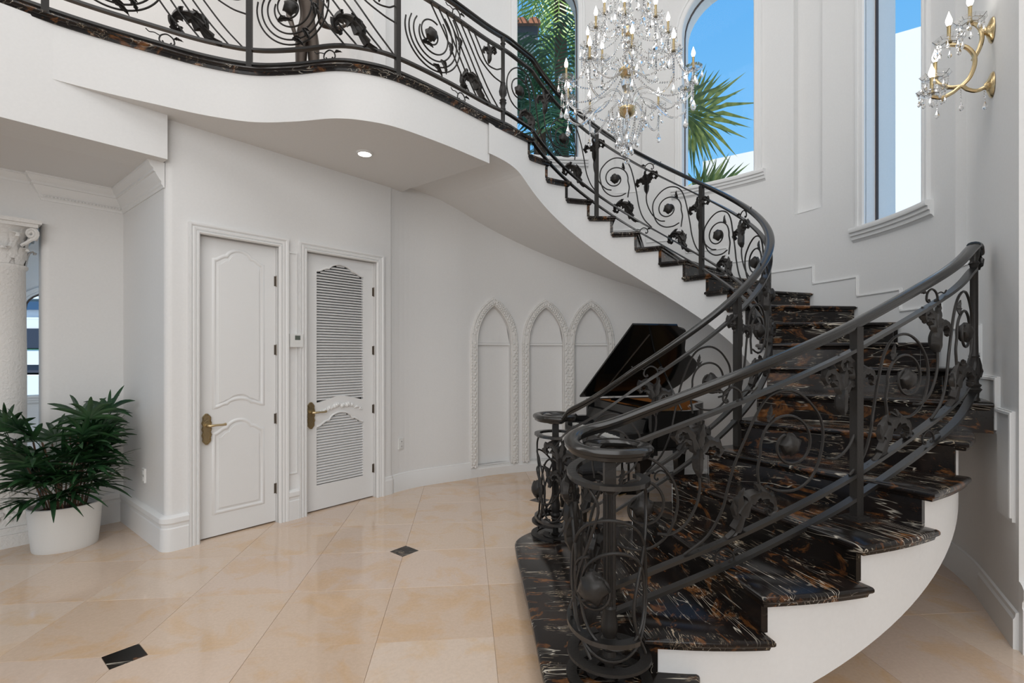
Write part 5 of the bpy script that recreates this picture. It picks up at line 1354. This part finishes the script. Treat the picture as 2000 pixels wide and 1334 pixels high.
for i in range(22):
    a = 2 * pi * i / 22 + random.uniform(-0.25, 0.25); r0 = random.uniform(0.03, 0.14)
    b0 = Vector((pc.x + r0 * cos(a) * 1.2, pc.y + r0 * sin(a), 0.29)); h = random.uniform(0.22, 0.60); lean = random.uniform(0.05, 0.20)
    tp = b0 + Vector((cos(a) * lean, sin(a) * lean, h)); mid = (b0 + tp) / 2 + Vector((random.uniform(-0.02, 0.02), random.uniform(-0.02, 0.02), 0.03))
    mb = MB(); mb.tube(catmull([b0, mid, tp], 4), 0.0065, 5); mb.build('cane', 'stem', pl, smooth=True); stems.append((b0, mid, tp, a))
for b0, mid, tp, a in stems:
    for q_ in range(6):
        t = 0.30 + 0.70 * q_ / 5; base = b0 + (tp - b0) * min(t, 1.0); aa = a + random.uniform(-1.5, 1.5); el = radians(random.uniform(35, 80) if q_ >= 4 else random.uniform(15, 60) if q_ >= 2 else random.uniform(-5, 40))
        d = Vector((cos(aa) * cos(el), sin(aa) * cos(el), sin(el))); Lp = random.uniform(0.08, 0.20); hub = base + d * Lp
        mb = MB(); mb.tube([base, base + d * Lp * 0.5 + Vector((0, 0, 0.01)), hub], 0.0032, 4)
        nl = random.choice((6, 7, 8)); sd = d.cross(Vector((0, 0, 1))).normalized(); up = sd.cross(d).normalized()
        for j in range(nl):
            ph = radians(-78 + 156 * j / (nl - 1)); dd = d * cos(ph) + sd * sin(ph) + up * 0.12
            leaflet(mb, hub, dd, random.uniform(0.22, 0.34) * (0.80 + 0.2 * cos(ph)), random.uniform(0.012, 0.017), random.uniform(0.15, 0.60), up)
        # keep leaves out of the walls
        ok_ = all((Vector((p[0], p[1])) - W0).dot(WN) > -1.11 and (Vector((p[0], p[1])) - W0).dot(WE) < -0.01 and p[2] > 0.02 for p in mb.v)
        if ok_: mb.build('leaf', 'leaf', pl)

# ================================================================== COLUMN
cc = back(0.775, -0.10); co_ = empty('column', (cc.x, cc.y, 0), 'white plaster column with leafy carved capital at the left edge', 'column')
fr = Matrix(((WE.x, WN.x, 0, cc.x), (WE.y, WN.y, 0, cc.y), (0, 0, 1, 0), (0, 0, 0, 1)))
def cbox(c, s, name, mat='plaster'):
    mb = MB(); mb.box(c, s, fr); return mb.build(name, mat, co_)
mb = MB(); mb.box((0, 0, 0.05), (0.46, 0.46, 0.10), fr); mb.box((0, 0, 0.125), (0.43, 0.43, 0.05), fr); mb.box((0, 0, 0.33), (0.38, 0.38, 0.36), fr); mb.box((0, 0, 0.53), (0.42, 0.42, 0.04), fr); ped = mb.build('pedestal', 'plaster', co_)
mb = MB(); random.seed(2)
for i in range(60):
    s_ = random.uniform(-0.16, 0.16); z = random.uniform(0.19, 0.48)
    for ax in (0, 1):
        c = (s_, 0.19, z) if ax == 0 else (0.19, s_, z); mb.ball(fr @ Vector(c), random.uniform(0.012, 0.026), 6, 4)
mb.build('carved_relief', 'plaster', ped, smooth=True)
mb = MB(); mb.lathe([(0.19, 0.55), (0.20, 0.57), (0.185, 0.60), (0.17, 0.615), (0.18, 0.64), (0.162, 0.66), (0.158, 0.70), (0.157, 1.5), (0.150, 2.16), (0.165, 2.18), (0.165, 2.20), (0.14, 2.21)], 32, (cc.x, cc.y, 0)); mb.build('shaft', 'plaster', co_, smooth=True, angle=50)
mb = MB(); mb.lathe([(0.14, 2.20), (0.142, 2.30), (0.155, 2.42), (0.185, 2.49), (0.20, 2.50)], 24, (cc.x, cc.y, 0)); cap = mb.build('capital_bell', 'plaster', co_, smooth=True)
def capleaf(a, r0, z0, h, out, w_):
    mb = MB(); d = Vector((cos(a), sin(a), 0)); sd = Vector((-sin(a), cos(a), 0)); R = []
    prof = [(0, 0), (0.006, 0.3), (0.012, 0.6), (out * 0.4, 0.85), (out * 0.8, 1.0), (out * 1.1, 0.94), (out * 1.05, 0.82)]
    for i, (o, t) in enumerate(prof):
        ww = w_ * (0.75 + 0.35 * sin(i * 2.1)) * (1 if i < 5 else 0.6); c = Vector((cc.x, cc.y, z0 + h * t)) + d * (r0 + o)
        R.append([c - sd * ww, c + d * 0.014, c + sd * ww, c - d * 0.008])
    mb.rings(R); mb.build('acanthus_leaf', 'plaster', co_, smooth=True, angle=60)
for j in range(8): capleaf(2 * pi * j / 8 + 0.1, 0.142, 2.205, 0.13, 0.055, 0.048)
for j in range(8): capleaf(2 * pi * j / 8 + 0.1 + pi / 8, 0.146, 2.25, 0.20, 0.065, 0.045)
for sx_ in (-1, 1):
    for sy_ in (-1, 1):
        o = Vector((sx_, sy_, 0)).normalized(); mb = MB(); pts_ = []
        for i in range(26):
            t = i / 25; a = -pi / 2 + t * 3.6 * pi; r = 0.048 * (1 - 0.8 * t); pts_.append(fr @ (o * (0.235 + r * cos(a)) + Vector((0, 0, 2.455 + r * sin(a)))))
        mb.tube([fr @ (o * 0.16 + Vector((0, 0, 2.36)))] + pts_, 0.014, 6); mb.build('volute', 'plaster', co_, smooth=True)
mb = MB(); mb.box((0, 0, 2.515), (0.40, 0.40, 0.03), fr); mb.box((0, 0, 2.543), (0.44, 0.44, 0.03), fr); mb.build('abacus', 'plaster', co_)

# ================================================================== BRONZE FIGURE ON THE UPPER FLOOR
st = empty('statue', (-2.03, 5.0, Z2), 'slender dark bronze figure reaching out behind the balcony railing', 'statue')
mb = MB(); mb.lathe([(0.16, 0), (0.16, 0.03), (0.12, 0.05), (0.11, 0.12), (0.13, 0.14), (0.13, 0.16)], 20, (-2.03, 5.0, Z2)); mb.build('pedestal', 'bronze', st, smooth=True, angle=40)
J = {'pel': (0, 0, 0.98, .085), 'hl': (-.05, 0, .93, .07), 'kl': (-.06, -.03, .55, .048), 'al': (-.05, .02, .20, .032), 'fl': (-.05, -.07, .18, .028), 'hr': (.05, 0, .93, .07), 'kr': (.07, -.06, .56, .048), 'ar': (.07, .02, .22, .032), 'fr': (.07, -.07, .18, .028),
     'wst': (.0, 0, 1.12, .070), 'chs': (.01, .01, 1.32, .085), 'nck': (.01, 0, 1.47, .034), 'hd': (.01, -.01, 1.56, .06), 'hdt': (.01, -.01, 1.66, .045),
     'sr': (.11, 0, 1.38, .042), 'er': (.13, .03, 1.12, .032), 'wr': (.27, -.05, 1.06, .022), 'gr': (.34, -.07, 1.09, .018), 'g2': (.40, -.08, 1.12, .008),
     'sl': (-.10, 0, 1.38, .042), 'el': (-.17, .02, 1.14, .032), 'wl': (-.12, -.08, .95, .022), 'gl': (-.10, -.10, .87, .018)}
ED = [('pel', 'hl'), ('hl', 'kl'), ('kl', 'al'), ('al', 'fl'), ('pel', 'hr'), ('hr', 'kr'), ('kr', 'ar'), ('ar', 'fr'), ('pel', 'wst'), ('wst', 'chs'), ('chs', 'nck'), ('nck', 'hd'), ('hd', 'hdt'), ('chs', 'sr'), ('sr', 'er'), ('er', 'wr'), ('wr', 'gr'), ('gr', 'g2'), ('chs', 'sl'), ('sl', 'el'), ('el', 'wl'), ('wl', 'gl')]
nm = list(J); me = bpy.data.meshes.new('figure'); me.from_pydata([(J[n_][0], J[n_][1], J[n_][2]) for n_ in nm], [(nm.index(a), nm.index(b)) for a, b in ED], []); me.materials.append(M['bronze'])
fo = bpy.data.objects.new('figure', me); COL.objects.link(fo); fo.parent = st; fo.rotation_euler = (0, 0, 0.35)
sm_ = fo.modifiers.new('skin', 'SKIN'); sm_.use_smooth_shade = True
if not me.skin_vertices: me.attributes  # layer is made by the modifier
lay = me.skin_vertices[0].data if me.skin_vertices else None
if lay is None:
    import bmesh
    bm = bmesh.new(); bm.from_mesh(me); bm.verts.layers.skin.verify(); bm.to_mesh(me); bm.free(); lay = me.skin_vertices[0].data
for i, n_ in enumerate(nm): lay[i].radius = (J[n_][3], J[n_][3]); lay[i].use_root = (n_ == 'pel')
ss_ = fo.modifiers.new('smooth', 'SUBSURF'); ss_.levels = 2; ss_.render_levels = 2

# ================================================================== OUTSIDE
# white neighbouring house seen through the right hand windows
bd = Vector((-0.82, 0.57)).normalized(); bo = Vector((6.5, 8.0)); bnorm = Vector((0.57, 0.82))
hs = empty('house', (5.6, 8.8, 0), 'bright white house wall outside the right hand windows', 'building')
def hblock(t0, t1, z1, name):
    mb = MB(); P = [bo + bd * t0, bo + bd * t1, bo + bd * t1 + bnorm * 4, bo + bd * t0 + bnorm * 4]; PL = [(p.x, p.y) for p in P]
    if area(PL) < 0: PL = list(reversed(PL))
    mb.prism(PL, 0, z1); mb.build(name, 'extwhite', hs)
hblock(-4.0, 1.3, 6.69, 'upper_block'); hblock(1.3, 3.35, 5.27, 'lower_block')
rf = empty('roof_eave', (0.1, 8.2, 6.4), 'corner of a terracotta tiled eave in the left window', 'roof')
mb = MB(); mb.prism([(-1.2, 7.9), (0.36, 7.9), (0.36, 9.5), (-1.2, 9.5)], 6.38, 6.48); mb.build('soffit', 'extwhite', rf)
mb = MB(); mb.prism([(-1.25, 7.83), (0.40, 7.83), (0.40, 7.92), (-1.25, 7.92)], 6.36, 6.58); mb.build('fascia', 'slate', rf)
for i in range(8):
    x = 0.34 - i * 0.19; mb = MB(); R = []
    for yy, zz in ((7.76, 6.58), (9.5, 7.3)):
        R.append([(x + 0.10 * cos(q_), yy, zz + 0.10 * sin(q_)) for q_ in [pi * j / 6 for j in range(7)]])
    mb.rings(R, closed=True); mb.build('roof_tile', 'terracotta', rf)
random.seed(9)
def frond(base, az, el, L, droop, wl, mat, parent, name='frond', n=34):
    d0 = Vector((cos(az) * cos(el), sin(az) * cos(el), sin(el))); h = Vector((cos(az), sin(az), 0)); pts_ = []
    p = base.copy(); v = d0.copy()
    for i in range(n + 1):
        pts_.append(p.copy()); v = (v + Vector((0, 0, -droop / n * (0.3 + 1.4 * i / n)))).normalized(); p = p + v * (L / n)
    mb = MB(); mb.tube(pts_, [0.022 * (1 - 0.85 * i / n) for i in range(n + 1)], 5)
    for i in range(2, n + 1):
        t = i / n; tg = (pts_[i] - pts_[i - 1]).normalized(); sd = tg.cross(Vector((0, 0, 1))); sd = sd.normalized() if sd.length > 1e-3 else Vector((1, 0, 0)); up = sd.cross(tg)
        ln = wl * (0.35 + 0.65 * sin(pi * (0.12 + 0.8 * t)))
        for s_ in (-1, 1):
            d = (sd * s_ * 0.80 + tg * 0.55 + up * random.uniform(-0.1, 0.25)).normalized(); o = pts_[i]
            tip = o + d * ln - Vector((0, 0, ln * random.uniform(0.25, 0.55))); m_ = o + d * ln * 0.5 - Vector((0, 0, ln * 0.06)); wv = tg * 0.020
            mb.add([o - wv * 0.5, o + wv * 0.5, m_ + wv, tip, m_ - wv], [(0, 1, 2, 4), (4, 2, 3)])
    return mb.build(name, mat, parent)
def palm(name, label, c, zc, nf, L, wl, mat, elr, droop=1.7):
    pm = empty(name, (c[0], c[1], 0), label, 'palm', 'palms outside the windows'); mb = MB(); mb.tube([(c[0], c[1], 0), (c[0] + 0.05, c[1], zc * 0.5), (c[0], c[1], zc)], [0.16, 0.13, 0.10], 10); mb.build('trunk', 'stem', pm, smooth=True)
    for i in range(nf):
        frond(Vector((c[0], c[1], zc)), 2 * pi * i / nf + random.uniform(-0.2, 0.2), radians(random.uniform(*elr)), L * random.uniform(0.85, 1.1), droop * random.uniform(0.8, 1.2), wl, mat, pm)
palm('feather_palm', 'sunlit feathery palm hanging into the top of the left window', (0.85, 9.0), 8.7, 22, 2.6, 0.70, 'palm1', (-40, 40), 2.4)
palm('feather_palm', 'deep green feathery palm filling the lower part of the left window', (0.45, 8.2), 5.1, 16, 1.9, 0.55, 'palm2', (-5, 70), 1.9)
def fanpalm(name, label, c, zc, leaves, mat):
    pm = empty(name, (c[0], c[1], 0), label, 'palm', 'palms outside the windows'); mb = MB(); mb.tube([(c[0], c[1], 0), (c[0], c[1], zc)], [0.12, 0.09], 8); mb.build('trunk', 'stem', pm, smooth=True)
    for az, el, Lp, Ls, rollx in leaves:
        rollx += 0.15
        d = Vector((cos(az) * cos(el), sin(az) * cos(el), sin(el))); b = Vector((c[0], c[1], zc)); hub = b + d * Lp; mb = MB(); mb.tube([b, hub], 0.014, 5)
        sd = d.cross(Vector((0, 0, 1))).normalized(); up = sd.cross(d); pl_ = (up * cos(rollx) + sd * sin(rollx)); n = 17
        for j in range(n):
            ph = radians(-100 + 200 * j / (n - 1)); dd = (d * cos(ph) + pl_ * sin(ph)).normalized(); L = Ls * (0.75 + 0.25 * cos(ph)) * random.uniform(0.9, 1.1)
            wv = dd.cross(d.cross(pl_)).normalized() * 0.036
            m_ = hub + dd * L * 0.5; tip = hub + dd * L - Vector((0, 0, L * random.uniform(0.05, 0.25)))
            mb.add([hub, m_ + wv, tip, m_ - wv], [(0, 1, 2, 3)])
        mb.build('fan_leaf', mat, pm)
fanpalm('fan_palm', 'upper fan palm with spiky leaves in the middle window', (2.75, 8.7), 5.5, [(0.1, 0.35, 0.3, 1.0, 0.35), (-0.5, -0.05, 0.35, 1.0, 0.1), (2.0, 0.6, 0.3, 0.9, 0.3), (0.7, 0.9, 0.3, 0.9, 0.6), (3.6, 0.3, 0.4, 0.9, 0.2), (-1.4, 0.2, 0.3, 0.9, 0.5)], 'palm3')
fanpalm('fan_palm', 'lower fan palm with spiky leaves in the middle window', (2.85, 8.2), 3.8, [(0.0, 0.4, 0.3, 1.0, 0.2), (-0.4, 0.1, 0.3, 1.0, 0.4), (0.5, 0.7, 0.3, 0.9, 0.3), (2.4, 0.5, 0.3, 0.9, 0.3), (3.4, 0.3, 0.3, 0.9, 0.1)], 'palm3')
# marina seen in the slit beside the column
tw = empty('apartment_tower', (-62, 66, 0), 'distant pale apartment tower with balconies in the waterside window', 'building')
mb = MB(); mb.prism([(-72, 62), (-50, 62), (-50, 76), (-72, 76)], 0, 16); mb.build('walls', 'tower', tw)
for i in range(6):
    mb = MB(); mb.box((-61, 61.6, 2.3 + i * 2.5), (21, 0.6, 1.0)); mb.build('window_band', 'towerglass', tw)
    mb = MB(); mb.box((-61, 61.3, 3.2 + i * 2.5), (22, 1.4, 0.25)); mb.build('balcony_slab', 'extwhite', tw)
hd_ = tag(MB().box((-30, 40, 1.9), (26, 2, 2.0)).build('hedge', 'palm2'), 'low green hedge line below the distant tower', 'hedge')
bt = empty('yacht', (-19, 20, 0), 'white yacht with dark canvas cover in the waterside window', 'boat')
mb = MB(); mb.rings([[(-24, 18.5, z0), (-24, 21.5, z0), (-14, 21.5, z0), (-12.5, 20, z0), (-14, 18.5, z0)] for z0 in (-0.6, 0.0, 0.7)]); mb.build('hull', 'extwhite', bt)
mb = MB(); mb.box((-18.5, 20, 0.95), (8, 2.4, 0.35)); mb.build('dark_window', 'navy', bt)
mb = MB(); mb.box((-18.7, 20, 1.35), (8, 2.6, 0.55)); mb.build('deckhouse', 'extwhite', bt)
mb = MB(); mb.box((-18.7, 20, 2.05), (8.4, 2.7, 0.72)); mb.build('canvas_cover', 'navy', bt)
mb = MB(); mb.prism([(-23, 18.7), (-14.4, 18.7), (-14.4, 21.3), (-23, 21.3)], 2.42, 2.75); mb.build('hardtop', 'extwhite', bt)
